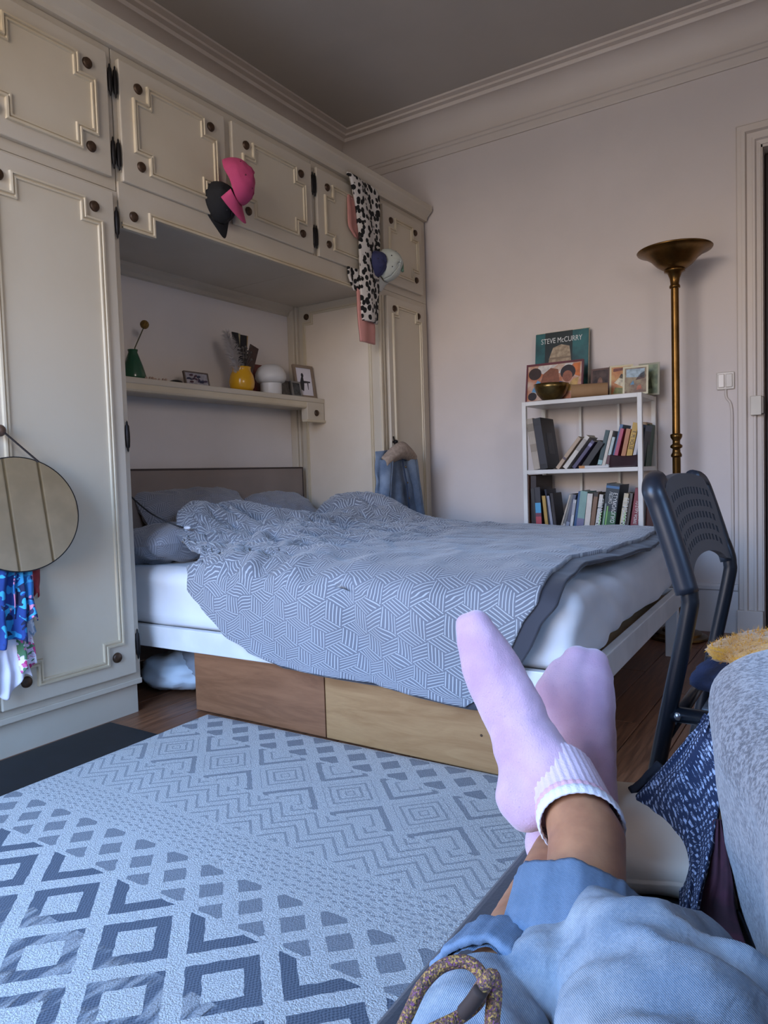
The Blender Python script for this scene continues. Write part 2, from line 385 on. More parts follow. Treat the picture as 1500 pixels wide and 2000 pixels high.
UP0, UP1 = 1.865, 2.278
def cab(name, y0, y1, z0, z1, label, doors, x1=XW):
    t = thing(name, (XW, (y0+y1)/2, z0), label, 'cabinet'); B().box((XL+.002, y0, z0), (x1, y1, z1)).obj('body', CREAM, t, bevel=.002)
    for d in doors: door(t, *d)
    return t
t = cab('wardrobe', .60, 1.643, .105, 1.828, 'tall cream wardrobe with brass rosettes beside the bed, round mirror hanging on it', [(1.133, 1.613, .15, 1.815, 1), (.625, 1.118, .15, 1.815)])
B().box((XL+.01, .60, 0), (XW-.012, 1.635, .105)).obj('plinth', CREAM, t)
B().box((XW-.004, .60, .105), (XW+.006, 1.645, .125)).obj('base_rail', CREAM, t, bevel=.003)
cab('overhead_cabinet', .60, 1.640, 1.829, 2.31, 'cream overhead cabinet above the tall wardrobe with the round mirror', [(1.133, 1.613, UP0, UP1, 1), (.625, 1.118, UP0, UP1)])
t = cab('overhead_cabinet', 1.644, 2.730, 1.80, 2.31, 'cream two-door overhead cabinet over the bed, caps hanging on it', [(1.658, 2.158, UP0, UP1, -1), (2.198, 2.710, UP0, UP1, 1)])
cab('overhead_cabinet', 2.732, 3.297, 1.80, 2.31, 'cream single-door overhead cabinet half covered by the spotted scarf', [(2.750, 3.285, UP0, UP1, -1)])
cab('overhead_cabinet', 3.298, 3.800, 1.829, 2.31, 'narrow cream overhead cabinet at the room corner', [(3.318, 3.735, UP0, UP1)])
t = cab('wardrobe', 3.270, 3.800, .105, 1.828, 'narrow cream wardrobe in the corner with a denim jacket hanging on it', [(3.338, 3.735, .15, 1.795, None, .04, .05)])
B().box((XL+.01, 3.275, 0), (XW-.012, 3.80, .105)).obj('plinth', CREAM, t)
sweep_closed(notch(-2.655, -2.185, .45, 1.765, .055), MP, 0, lambda a, z, h: (a, 3.270-h*.8, z)).obj('side_moulding', GILT, t)
B().prism(notch(-2.645, -2.195, .46, 1.755, .055), lambda p, k: (p[0], (3.2705, 3.2685)[k], p[1])).obj('side_panel', cream('side_panel_lightened', 'e0d3c2', 'd6c7b2'), t)  # same cream paint, made lighter to stand in for light on this panel
for x, z in ((-2.627, 1.738), (-2.213, 1.738)): rosette(t, (x, 3.270, z), '-y')
B().box((XW-.004, 3.272, .2), (XW+.010, 3.292, 1.79)).box((XW-.004, 3.304, .2), (XW+.008, 3.318, 1.79)).obj('corner_bead', GILT, t, bevel=.003)
B().tube([(XD+.004, 3.352, 1.03), (XD+.012, 3.352, .985)], .004, 8).lathe([(0, .03), (.008, .028), (.012, .018), (.008, .006), (.006, 0)], (XD, 3.352, 1.0), 14, 'x').obj('key', IRON, t, smooth=True)
# valance with dropped, notched corners over the niche
v = thing('niche_valance', (XW, 2.45, 1.765), 'cream notched valance board across the top of the bed niche', 'valance')
vp = [(1.645, 1.864), (1.645, 1.703), (1.788, 1.703), (1.788, 1.767), (3.127, 1.767), (3.127, 1.703), (3.27, 1.703), (3.27, 1.864)]
B().prism(vp, lambda p, k: ((XW+.0005, XW+.008)[k], p[0], p[1])).obj('board', CREAM, v)
def strip(path, x, name, parent):
    n = len(path); pr = [(0, 0), (0, .012), (.006, .012), (.008, .005), (.012, .005), (.014, .009), (.020, .009), (.022, 0)]; b = B(); vs = []
    for i, p in enumerate(path):
        p = Vector(p); m = Vector((0, 0)); e = []
        if i > 0: e.append((p-Vector(path[i-1])).normalized())
        if i < n-1: e.append((Vector(path[i+1])-p).normalized())
        ns = [Vector((-q.y, q.x)) for q in e]; m = sum(ns, Vector((0, 0))); m = m/(1+ns[0].dot(ns[-1])) if len(ns) > 1 else ns[0]
        for d, h in pr: q = p+m*d; vs.append((x+h, q.x, q.y))
    k = len(pr); b.add(vs, [(i*k+j, i*k+j+1, (i+1)*k+j+1, (i+1)*k+j) for i in range(n-1) for j in range(k-1)])
    return b.obj(name, GILT, parent)
strip([(1.647, 1.703), (1.788, 1.703), (1.788, 1.767), (3.127, 1.767), (3.127, 1.703), (3.268, 1.703)], XW+.008, 'edge_moulding', v)
rosette(v, (XW+.008, 1.702, 1.757)); rosette(v, (XW+.008, 3.213, 1.757))
# crown of the wardrobe
wp = [(0, 2.31), (.020, 2.31), (.022, 2.325), (.028, 2.333), (.040, 2.345), (.054, 2.358), (.058, 2.366), (.060, 2.388), (-.3, 2.388), (-.3, 2.31)]
struct(B().prism(wp, lambda p, k: (XW+p[0], (.58, 3.80)[k], p[1])).obj('trim_5', CREAM))
# mouldings in the niche corners and under its ceiling
struct(B().box((XL, 3.236, 0), (XL+.045, 3.27, 1.80)).box((XL+.045, 3.248, 0), (XL+.06, 3.27, 1.80)).obj('trim_6', CREAM, bevel=.004))
struct(B().prism([(0, 1.80), (.05, 1.80), (.045, 1.785), (.02, 1.77), (.015, 1.755), (0, 1.75)], lambda p, k: (XL+p[0], (1.645, 3.236)[k], p[1])).obj('trim_7', CREAM))
# bed shelf with its bracket
s = thing('wall_shelf', (-2.63, 2.45, 1.2), 'cream moulded shelf running along the niche wall above the bed', 'shelf')
B().box((XL+.002, 1.646, 1.236), (-2.515, 3.268, 1.262)).obj('board', CREAM, s, bevel=.004)
B().box((XL+.01, 1.646, 1.212), (-2.525, 3.268, 1.236)).obj('apron', CREAM, s)
B().prism([(-2.532, 1.200), (-2.522, 1.204), (-2.518, 1.212), (-2.520, 1.236), (-2.532, 1.236)], lambda p, k: (p[0], (1.646, 3.262)[k], p[1])).obj('front_moulding', GILT, s)
B().box((-2.56, 3.112, 1.132), (-2.516, 3.262, 1.236)).obj('bracket', CREAM, s, bevel=.003)
B().box((-2.545, 3.098, 1.126), (-2.510, 3.268, 1.140)).obj('bracket_foot', GILT, s, bevel=.003)
rosette(s, (-2.516, 3.19, 1.178))
# ------------------------------------------------------------------ bed (turned 1.9 degrees off the wall)
TH = R(1.9); BO = Vector((-.58, 1.775)); E1 = Vector((-math.cos(TH), -math.sin(TH))); E2 = Vector((-math.sin(TH), math.cos(TH)))
def bd(l, w, z): q = BO+E1*l+E2*w; return (q.x, q.y, z)      # l from the foot, w from the near side
def bbox(b, l0, l1, w0, w1, z0, z1):
    return b.add([bd(l, w, z) for z in (z0, z1) for l, w in ((l0, w0), (l1, w0), (l1, w1), (l0, w1))], [(0,1,2,3),(7,6,5,4),(1,0,4,5),(2,1,5,6),(3,2,6,7),(0,3,7,4)])
BW, BL = 1.50, 2.06; WHITE = M('e3e2e0', .4, bmp=.02)
bed = thing('bed', bd(1, .75, 0), 'white double bed frame with a taupe covered headboard in the wardrobe niche', 'bed')
bbox(B(), .02, BL, 0, .028, .213, .292).obj('side_rail', WHITE, bed, bevel=.003)
bbox(B(), .02, BL, BW-.028, BW, .213, .292).obj('side_rail', WHITE, bed, bevel=.003)
bbox(B(), -.008, .022, -.002, BW+.002, .213, .292).obj('foot_rail', WHITE, bed, bevel=.003)
bbox(B(), .02, BL, .028, BW-.028, .225, .262).obj('slat_base', M('b89b78', .6), bed)
for l in (.0, BL-.05):
    for w_ in (.0, BW-.05): bbox(B(), l, l+.05, w_, w_+.05, 0, .214).obj('leg', WHITE, bed, bevel=.003)
TAUPE = M('8f8076', .9, var=.06, scale=3, bmp=.1, bscale=300, sheen=.2)
def hb(u, v):
    y = 1.675+u*1.54; z = .25+v*.625; d = .012*fbm((y*3, z*6, 2), 3)+.006*math.sin((y-3.2)*20+z*14)*max(0, u-.75)*3
    e = min(u, 1-u, 1-v)*20; return (-2.655+.012*min(1, e)+d*min(1, e), y, z)
h = B().grid(hb, 60, 30).box((-2.715, 1.675, .25), (-2.655, 3.215, .875)).obj('headboard', TAUPE, bed, smooth=True, auto=40)
B().tube([(-2.654, 1.675, .30), (-2.654, 1.675, .877), (-2.654, 3.217, .877), (-2.654, 3.217, .30)], .005, 8).obj('piping', M('4f433e', .8), h, smooth=True)
# mattress in its fitted sheet: rounded box with soft creases
def rbox(c, hs, r, n, disp):
    bm = bmesh.new(); bmesh.ops.create_cube(bm, size=2); bmesh.ops.subdivide_edges(bm, edges=bm.edges, cuts=n, use_grid_fill=True)
    vs = []; 
    for v in bm.verts:
        p = [v.co[i]*hs[i] for i in range(3)]; q = [max(-hs[i]+r, min(hs[i]-r, p[i])) for i in range(3)]
        d = Vector([p[i]-q[i] for i in range(3)])
        if d.length > 0: d = d.normalized()*r
        nrm = d.normalized() if d.length else Vector((0, 0, 1)); pos = Vector(q)+d; pos += nrm*disp(pos, nrm); vs.append((pos.x+c[0], pos.y+c[1], pos.z+c[2]))
    bm.verts.index_update(); fs = [[v.index for v in f.verts] for f in bm.faces]; bm.free(); return vs, fs
def mdisp(p, n):
    d = .004*fbm((p.x*5, p.y*5, p.z*9), 3)
    if p.x < -.9:                            # foot end: swags of loose sheet
        a = p.y+.05; d += .010*math.sin((p.z*26+2.2*a*a*6)*1.0+1)*math.exp(-(a*1.5)**2) + .006*math.sin(p.y*30+p.z*50)*math.exp(-((p.y+.3)*4)**2)
    if p.y < -.65: d += .005*math.sin(p.z*30-p.x*5+1.2*math.sin(p.x*4))
    return d
vs, fs = rbox((0, 0, 0), (1.015, .735, .108), .055, 58, mdisp)
vs = [bd(1.03+x, .75+y, .392+z) for x, y, z in vs]
SHEET = M('e2e3e6', .8, var=.03, bmp=.05, bscale=250, sheen=.2)
tag(B().add(vs, fs).obj('mattress', SHEET, smooth=True), 'thick mattress in a white fitted sheet under the patterned duvet', 'mattress')
# cube-pattern cotton
def cubes(name, base, base2, line, pitch):
    m, bs = new_mat(name, .85); (u, v, _), _o = coord('UV'); _, vec = coord('Object')
    x = u/pitch; y = v/pitch; r3 = 1.7320508
    ax = x.fr()-.5; ay = (y/r3).fr()*r3-r3/2; bx = (x-.5).fr()-.5; by = ((y-r3/2)/r3).fr()*r3-r3/2
    c = (ax*ax+ay*ay).lt(bx*bx+by*by); qx = sel(c, ax, bx); qy = sel(c, ay, by)
    u1 = qx*-.8660+qy*.5; u2 = qy*-1; u3 = qx*.8660+qy*.5
    s1 = u1.gt(u2)*u1.gt(u3); s2 = (1-s1)*u2.gt(u3); s3 = (1-s1)*(1-s2)
    k1 = qx.abs(); k2 = (qx*.5+qy*-.8660).abs(); k3 = (qx*.5+qy*.8660).abs()
    k = k1*s1+k2*s2+k3*s3; f = (k*10.0+.1).fr(); ln = (f-.5).abs().lt(.15)
    n = noise_x(vec, 3, 3)
    k = mixc(ln, mixc(n.sm(.3, .7), srgb(base), srgb(base2)), srgb(line)); setc(bs, k)
    bs.inputs['Sheen Weight'].default_value = .3; bump(bs, noise_x(vec, 25, 5)*1+noise_x(vec, 400, 2)*.1, .25, .006); return m
DUV = cubes('cube_print_cotton', '757780', '6a6c74', 'aeb1b4', .100); PIL = cubes('cube_print_pillow', '83858f', '787a84', 'a6a9b0', .08)
CHAR = M('3d3d45', .85, var=.06, bmp=.2, bscale=40, sheen=.2)
# duvet: rows run from the near hem over the mattress edge to the far side
LH = [(0, 1.33), (.2, 1.33), (.4, 1.27), (.7, 1.17), (.9, 1.06), (1, .93)]; LF = [(0, .055), (.2, .10), (.6, .155), (.8, .185), (1, .26)]
ZH = [(.2, .186), (.48, .207), (.75, .222), (1.0, .232), (1.4, .24)]
LHT = [(-.05, 1.33), (.05, 1.36), (.15, 1.60), (.3, 1.72), (.9, 1.80), (1.5, 1.78)]; LFT = [(-.05, .055), (.1, .06), (.3, .075), (.5, .03), (.95, .0), (1.25, .02), (1.5, .06)]
RE = .07
def heap(l, w):
    g = lambda a, b, sa, sb: math.exp(-((l-a)/sa)**2-((w-b)/sb)**2)
    z = .135*g(1.70, .62, .20, .30)+.10*g(1.66, .28, .14, .16)+.125*g(1.55, 1.22, .16, .15)+.10*g(1.40, 1.36, .16, .14)+.05*g(1.48, .80, .10, .30)+.03*g(1.30, .55, .10, .25)
    z -= .05*g(1.62, .98, .07, .13)
    return z
def wrin(l, w):
    a = .5+.5*math.tanh((l-.9)*4)
    z = .014*(1-abs(fbm((l*3.2, w*3.2, 1.3), 4)))+.004*fbm((l*9, w*9, 7), 3)
    z += a*.034*(.5-abs(fbm((l*5.5+w*2, w*6, 4.1), 4)))*2
    z += .012*math.exp(-((l-.98+.35*w)/.05)**2)*math.exp(-((w-.12)/.14)**2)+.012*math.exp(-((l-.70+.25*w)/.045)**2)*math.exp(-((w-.10)/.12)**2)
    return z
def duvet_pt(l, q):
    """q >= 0: distance in from the near edge on top; q < 0: fraction -q of the hang"""
    k = 1
    if q >= 0:
        w_ = q; z = .512+.026*math.sin(min(1, q/.3)*math.pi/2)+heap(l, w_)+wrin(l, w_)
        if w_ > 1.38: z -= (w_-1.38)**2*1.5
        if l < .12: z -= (.12-l)**2*1.2
        if q < RE: t = 1-q/RE; w_ = q-.030*t; z -= .035*t*t
        return bd(l, w_, z)
    f = -q; zb = lerp_tab(ZH, l); z0 = .477+wrin(l, 0)*.6; z = z0+(zb-z0)*f
    out = -.030-.022*math.sin(min(1, f*3)*math.pi/2)+.012*math.sin(f*3)
    out -= .010*fbm((l*4, f*1.2, 9), 3)+.014*math.exp(-((l-.60+.15*f)/.035)**2)*(1-f*.4)-.012*math.exp(-((l-.70+.12*f)/.04)**2)+.006*math.sin(l*17+f*2)
    return bd(l, out, z)
def duvet_grid(a0, a1, nu, nv, name, m, drop=0, parent=None, solid=.02):
    vs = []; uvs = []
    for j in range(nv):
        v = j/(nv-1); hn = .24
        if v < hn: q = -(1-v/hn)
        else: q = (v-hn)/(1-hn)*1.47
        for i in range(nu):
            u = i/(nu-1)
            lf = lerp_tab(LF, -q) if q < 0 else lerp_tab(LFT, q); lh = lerp_tab(LH, -q) if q < 0 else lerp_tab(LHT, q)
            lf += .010*fbm((q*2.5, 3, 1), 2)
            lo_ = lf+a0 if a0 is not None else lf; hi = lh if a1 is None else lf+a1; l = lo_+(hi-lo_)*u
            p = duvet_pt(l, q); vs.append((p[0], p[1], p[2]-drop)); uvs.append((l, q*.27 if q < 0 else q))
    P = np.array(vs).reshape(nv, nu, 3); cum = np.concatenate([[0], np.cumsum(np.linalg.norm(np.diff(P, axis=0), axis=2).mean(1))])
    uvs = [(uvs[j*nu+i][0], float(cum[j])) for j in range(nv) for i in range(nu)]          # even cloth length, so the print does not stretch
    b = B(); b.add(vs, [(j*nu+i, j*nu+i+1, (j+1)*nu+i+1, (j+1)*nu+i) for j in range(nv-1) for i in range(nu-1)])
    return b.obj(name, m, parent, smooth=True, uv=uvs, solid=solid, offset=-1)
dv = thing('duvet', bd(.8, .5, .5), 'rumpled grey duvet with white cube-line print spread over the bed', 'duvet')
duvet_grid(.035, None, 240, 220, 'cover', DUV, parent=dv)
tag(duvet_grid(-.012, .060, 14, 160, 'foot_border', CHAR, drop=.004, parent=dv, solid=.012), 'charcoal border')
# near hem piping
hp = [Vector(duvet_pt(lerp_tab(LF, f)+.02, -f)) for f in (0.9, .97)]+[Vector(duvet_pt(.26+(.93-.26)*i/30, -1)) for i in range(31)]+[Vector(duvet_pt(lerp_tab(LH, f), -f)) for f in (.97, .9, .8, .7, .6, .5, .4, .3, .2, .1)]
B().tube([p+Vector((0, .008, -.002)) for p in hp], .010, 8).obj('hem', CHAR, dv, smooth=True)
# pillows
def pillow(c, hs, rot, label, seed):
    vs = []; uvs = []; n = 44
    for side in (1, -1):
        for j in range(n):
            for i in range(n):
                a = i/(n-1)*2-1; b_ = j/(n-1)*2-1; e = (1-abs(a)**3.2)*(1-abs(b_)**3.2); t = max(0, e)**.5
                pin = 1-.07*(abs(a*b_))**2; 
                p = Vector((a*hs[0]*(1-.06*(1-b_*b_)*0-.05*b_*b_), b_*hs[1]*(1-.05*a*a), side*hs[2]*t*(1+.22*fbm((a*1.5+seed, b_*1.5, side), 3))))
                p += Vector((0, 0, .012*fbm((a*4+seed, b_*4, 2), 3)))*(1 if t > .1 else 0)
                vs.append(p); uvs.append((p.x, p.y))
    fs = []
    for s_ in (0, 1):
        for j in range(n-1):
            for i in range(n-1):
                q = [s_*n*n+j*n+i, s_*n*n+j*n+i+1, s_*n*n+(j+1)*n+i+1, s_*n*n+(j+1)*n+i]; fs.append(q if s_ == 0 else q[::-1])
    mw = Matrix.Translation(c) @ rot.to_4x4(); b = B(); b.add([mw @ v for v in vs], fs)
    o = b.obj('pillow', PIL, smooth=True, uv=uvs); return tag(o, label, 'pillow', 'pillows at the head of the bed')
from mathutils import Euler
pillow(bd(1.735, .36, .572), (.19, .34, .085), Euler((0, R(-5), R(1.9))).to_matrix(), 'grey printed pillow lying flat at the near edge of the bed', 1)
pillow(bd(1.955, .66, .625), (.20, .33, .075), Euler((0, R(50), R(1.9))).to_matrix(), 'grey printed pillow propped against the taupe headboard', 5)
pillow(bd(1.90, 1.23, .60), (.20, .235, .08), Euler((0, R(40), R(1.9))).to_matrix(), 'grey printed pillow behind the duvet heap by the corner wardrobe', 9)
# two plywood storage boxes pushed under the bed
def ply(name, a, b_):
    m, bs = new_mat(name, .45); _, v = coord('Object'); g = noise_x(stretch(v, (1.2, 4, 9)), 2.2, 6, .6, 1.8); f = noise_x(stretch(v, (8, 8, 160)), 3, 2)
    setc(bs, mixc((g*.8+f*.2).sm(.3, .72), srgb(a), srgb(b_))); bump(bs, f, .05, .001); return m
P1 = ply('plywood_dark', '8e6041', '734a2f'); P2 = ply('plywood_light', 'ab8256', '946a41')
for x0, x1, m, lb in ((-1.966, -1.383, P1, 'reddish plywood storage box under the near side of the bed'), (-1.379, -.795, P2, 'paler plywood storage box under the near side of the bed, beside the pink socks')):
    t = thing('storage_box', ((x0+x1)/2, 1.95, 0), lb, 'storage box'); z1 = .207
    B().box((x0, 1.742, .004), (x1, 1.762, z1+.006)).obj('front_panel', m, t, bevel=.002)
    B().box((x0+.01, 1.762, .004), (x0+.024, 2.25, z1-.004)).obj('side_panel', m, t); B().box((x1-.024, 1.762, .004), (x1-.01, 2.25, z1-.004)).obj('side_panel', m, t)
    B().box((x0+.024, 2.236, .004), (x1-.024, 2.25, z1-.004)).obj('back_panel', m, t); B().box((x0+.024, 1.762, .004), (x1-.024, 2.236, .014)).obj('base', m, t)
    if m is P2:
        B().lathe([(0, .0012), (.003, .0012), (.004, 0)], (0, 0, 0), 12).obj('knot', M('4a3018', .6), t).matrix_basis = Matrix.Translation((-.845, 1.7415, .105)) @ Matrix.Rotation(R(90), 4, 'X')
# bundle of pale laundry under the bed
b = B(); 
def lump(c, r, s):
    q = B().ball((0, 0, 0), 1, 36, 24); return [Vector((c[0]+p[0]*r[0]*(1+.22*fbm((p[0]*1.6+s, p[1]*1.6, p[2]*1.6), 4)), c[1]+p[1]*r[1]*(1+.22*fbm((p[0]*1.6+s, p[1]*1.6, p[2]*1.6), 4)), max(.002, c[2]+p[2]*r[2]*(1+.25*fbm((p[0]*2+s, p[1]*2, p[2]*2), 4))))) for p in q.v], q.f
b.add(*lump((-2.25, 1.90, .075), (.17, .12, .07), 3)); lb = b.obj('laundry_bag', M('c8d2da', .85, var=.1, bmp=.3, bscale=30), smooth=True); tag(lb, 'crumpled pale blue-white bag stuffed under the bed by the wardrobe', 'bag')
b = B().add(*lump((-2.13, 1.96, .10), (.12, .1, .1), 8)); tag(b.obj('folded_cloth', M('8f949b', .9, c2='55565c', bmp=.3), smooth=True), 'grey folded cloth under the bed behind the pale bag', 'cloth')

# ------------------------------------------------------------------ rug
def rug_mat():
    m, bs = new_mat('relief_rug', .95); (x, y, _), vec = coord('Object'); p = .217
    wob = (noise_x(vec, 45, 2)-.5)*.007; x = x+wob; y = y+(noise_x(stretch(vec, (1, 1, 1)), 47, 2)-.5)*.007
    def cell(cx, cy, p):
        a = ((x-cx)+(y-cy))/p; b_ = ((x-cx)-(y-cy))/p; return a.tri(), b_.tri(), a, b_
    a1, b1, A1, B1 = cell(-1.06, .775, p); m1 = a1.max(b1)
    big = m1.gt(.215)*m1.lt(.395)
    ng = noise_x(stretch(vec, (14, 3, 1)), 3, 2).sm(.42, .6); stripes = (((x-y)*38).sin()).gt(-.2); far = (y).lt(.74)
    fade = 1-(far*ng*.55)
    a2, b2, _, _ = cell(-1.059, .955, .105); lat = a2.max(b2).lt(.30)
    a4, b4, _, _ = cell(-1.077, 1.642, .115); lat4 = a4.max(b4).lt(.30)
    a3, b3, A3, B3 = cell(-1.289, 1.442, p); m3 = a3.max(b3); odd = (((A3+.5).fl()+(B3+.5).fl())*.5).fr().gt(.25)
    ring = ((m3*8.0).fr()-.5).abs().lt(.16)*m3.lt(.43)*m3.gt(.06); half = (m3.gt(.33)*m3.lt(.42)).max(m3.gt(.16)*m3.lt(.2)*.7)
    con = sel(odd, half, ring*.75)
    zz = (y+(x/(p*.5)).tri()*p*.5)/.036; zig = (zz.fr()-.5).abs().lt(.13)*.75
    dx = (x/.030+(y/.021).fl()*.5).tri(); dy = (y/.021).tri(); dots = dx.lt(.18)*dy.lt(.26)
    dark = X(0)
    def band(lo_, hi, e, dark): return sel(y.gt(lo_)*y.lt(hi), e, dark)
    d = big*fade
    d = sel(y.gt(.885), X(0)+0, d)
    d = band(.895, 1.018, lat*.72, d); d = band(1.030, 1.150, dots*.5, d); d = band(1.160, 1.315, zig*.62, d)
    d = band(1.325, 1.560, con*.62, d); d = band(1.572, 1.708, lat4*.68, d); d = band(1.715, 1.76, dots*.5, d)
    pile = noise_x(vec, 330, 2); weave = ((x*900).sin()*(y*700).sin())
    light = mixc(pile.sm(.3, .75), srgb('cbc8c4'), srgb('a2a1a0')); drk = mixc((weave*.35+.5).sm(.3, .8), srgb('626873'), srgb('424955'))
    st = noise_x(vec, 2.4, 3).sm(.62, .8)*.35; light = mixc(st, light, srgb('b5aa9c'))
    setc(bs, mixc(d, light, drk)); bump(bs, (1-d)*1.0+pile*.55*(1-d*.7), 1.0, .006); return m
RUG = rug_mat()
def rugf(u, v):
    x = -1.877+u*1.877; y = .05+v*(1.712+.035*u-.05); e = min(u, 1-u, v, 1-v)
    return (x, y, .0135+.0025*fbm((x*2.5, y*2.5, 0), 2)-(.006 if e < .004 else 0))
g = B().grid(rugf, 90, 90); n = 90
edge = [j for j in range(n)]+[i*n+n-1 for i in range(1, n)]+[(n-1)*n+j for j in range(n-2, -1, -1)]+[i*n for i in range(n-2, 0, -1)]
k = len(g.v); g.v += [(g.v[i][0], g.v[i][1], .001) for i in edge]; g.f += [(edge[i], edge[(i+1) % len(edge)], k+(i+1) % len(edge), k+i) for i in range(len(edge))]; g.f.append(tuple(k+i for i in range(len(edge))))
tag(g.obj('rug', RUG, smooth=True, auto=50), 'pale grey rug with raised diamond and zigzag relief pattern', 'rug')
tag(B().box((-2.128, .2, .0005), (-1.86, 1.503, .006)).obj('floor_mat', M('15171c', .55, var=.2, scale=12), bevel=.002), 'black floor mat between the wardrobe plinth and the rug', 'mat')
# ------------------------------------------------------------------ bookshelf against the back wall
SX0, SX1, SY0, SY1 = -1.424, -.828, 3.497, 3.798; SW = M('dcd8d0', .4)
bs_ = thing('bookshelf', ((SX0+SX1)/2, 3.65, 0), 'slim white metal bookshelf filled with books beside the brass lamp', 'bookshelf')
PT = .022; SZ = {'top': 1.170, 'mid': .822, 'low': .497, 'bot': .16}
for x in (SX0, SX1-PT):
    for y in (SY0, SY1-PT): B().box((x, y, 0), (x+PT, y+PT, SZ['top'])).obj('post', SW, bs_, bevel=.002)
for n_, z in SZ.items():
    B().box((SX0+.003, SY0+.002, z-.021), (SX1-.003, SY1-.002, z)).obj('shelf_board', SW, bs_, bevel=.002)
for x in (-1.22, -1.02): B().box((x, SY1-.012, .15), (x+.012, SY1-.004, SZ['top']-.02)).obj('back_brace', SW, bs_)
PAGE = M('cfc4ab', .9, var=.1, scale=90)
def book(x, z, t, h, lean, hexa, label, d=.15, y=SY0+.015, spine=None, txt=None, tc='e8e4da', ts=.02, stripes=(), group=None, yaw=0):
    """upright book: spine towards -y; x = left edge of the foot, lean in degrees (+ = top to the right)"""
    a = R(lean); t0 = thing('book', (x, y, z), label, 'book', group)
    drop = 0
    mw = Matrix.Translation((x, y, z)) @ Matrix.Rotation(R(yaw), 4, 'Z') @ Matrix.Rotation(a, 4, 'Y')
    if lean > 0: mw = mw @ Matrix.Translation((0, 0, t*math.sin(a)))     # pivots on its right foot edge
    def ob(b, nm, m, par=t0, bev=.0008):
        b.v = [tuple(mw @ Vector(p)) for p in b.v]; return b.obj(nm, m, par, bevel=bev, seg=1)
    cm = M(hexa, .5, var=.07, scale=20)
    cov = ob(B().box((0, 0, 0), (.002, d, h)).box((t-.002, 0, 0), (t, d, h)).box((0, 0, 0), (t, .003, h)), 'cover', cm)
    ob(B().box((.002, .003, .003), (t-.002, d-.004, h-.003)), 'pages', PAGE, bev=0)
    for z0, z1, hx in stripes: ob(B().box((.0002, -.0012, z0*h), (t-.0002, .0005, z1*h)), 'spine_band', M(hx, .5), cov, 0)
    if txt:
        for s_, zc, xo, sz, col, sxx in txt:
            m4 = mw @ basis((t*xo, -.0016, h*zc), (0, 0, -1), (1, 0, 0))
            text(s_, sz, m4, M(col, .5), cov, 'lettering', .0004, sxx)
    return t0
px = lambda p: -1.424+(p-1020)*.002545
zm = SZ['mid']+.0005; zl = SZ['low']+.0005; G1 = 'books on the middle shelf'; G2 = 'books on the lower shelf'
# middle shelf
book(px(1041), zm, .034, .262, -8, 'a99c8c', 'tall beige-spined book leaning left beside the big black book', .2, group=G1, stripes=[(.75, .9, '857969'), (.35, .5, '8d8070')])
bk = book(px(1041)+.0355, zm, .040, .262, -8, '17161b', 'large black hardcover with a dark grey picture panel on its front', .19, group=G1, stripes=[(.1, .85, '25242c')])
mw = Matrix.Translation((px(1041)+.0355, SY0+.015, zm)) @ Matrix.Rotation(R(-8), 4, 'Y')
b = B().box((.040, .055, .075), (.0412, .135, .185)); b.v = [tuple(mw @ Vector(p)) for p in b.v]; b.obj('cover_picture', M('3d3d42', .5, c2='2b2b30', scale=30), bk)
LN = 38
book(px(1084), zm, .018, .190, LN, 'b39a80', 'tan paperback, leftmost of the slumped books on the middle shelf', .13, group=G1, stripes=[(.3, .36, '5b4a52')])
book(px(1098), zm, .021, .195, LN, 'cfc6b8', 'cream paperback with dark title, slumped between tan and purple books', .14, group=G1, stripes=[(.55, .9, 'a89f94')])
book(px(1117), zm, .017, .165, LN, '4f4763', 'purple-spined paperback slumped on the middle shelf', .13, group=G1, stripes=[(.8, .9, '8d86a8')])
book(px(1131), zm, .030, .150, LN-2, '1b1a1d', 'black book slumped behind the small stack on the middle shelf', .13, y=SY0+.04, group=G1)
t = thing('book', (px(1150), SY0+.03, zm), 'small white booklet with an orange end lying flat on the middle shelf', 'book', G1)
B().box((px(1136), SY0+.004, zm), (px(1192), SY0+.11, zm+.012)).obj('cover', M('c9c6c2', .5), t, bevel=.001); B().box((px(1135)-.001, SY0+.003, zm-.0), (px(1146), SY0+.09, zm+.0125)).obj('end_band', M('b87a3c', .5), t)
book(px(1163), zm, .021, .185, 14, '2f4a4c', 'dark teal paperback leaning on the middle shelf', .13, y=SY0+.055, group=G1, stripes=[(.08, .2, '8fb0ac')])
book(px(1172), zm, .015, .183, 14, 'd0c6b8', 'cream-spined paperback right of the dark teal one', .13, y=SY0+.055, group=G1)
book(px(1179), zm, .014, .150, 14, 'b7c4c0', 'short pale green paperback beside the pink one', .12, y=SY0+.055, group=G1, stripes=[(.1, .4, '5a2f38')])
book(px(1186), zm, .016, .212, 14, '4c6f94', 'tall blue book standing behind the pink paperback', .15, y=SY0+.075, group=G1)
book(px(1191), zm, .017, .190, 14, 'b04a66', 'pink paperback on the middle shelf', .12, y=SY0+.055, group=G1, stripes=[(.0, .25, 'c9808a')])
book(px(1205), zm, .021, .185, 12, 'b5774e', 'orange-brown paperback left of the yellow book', .13, y=SY0+.055, group=G1)
book(px(1215), zm, .026, .212, 12, 'c9a043', 'yellow book with black lettering on its spine on the middle shelf', .14, y=SY0+.055, group=G1, stripes=[(.05, .24, '4a4236')], txt=[('F. M. VOLSE', .60, .5, .025, '1c1813', .70)])
book(px(1227), zm, .015, .200, 12, 'cfc9c6', 'white paperback right of the yellow book', .13, y=SY0+.055, group=G1)
book(px(1233), zm, .018, .200, 12, '3f4e66', 'slate blue paperback next to the right-hand post', .13, y=SY0+.055, group=G1)
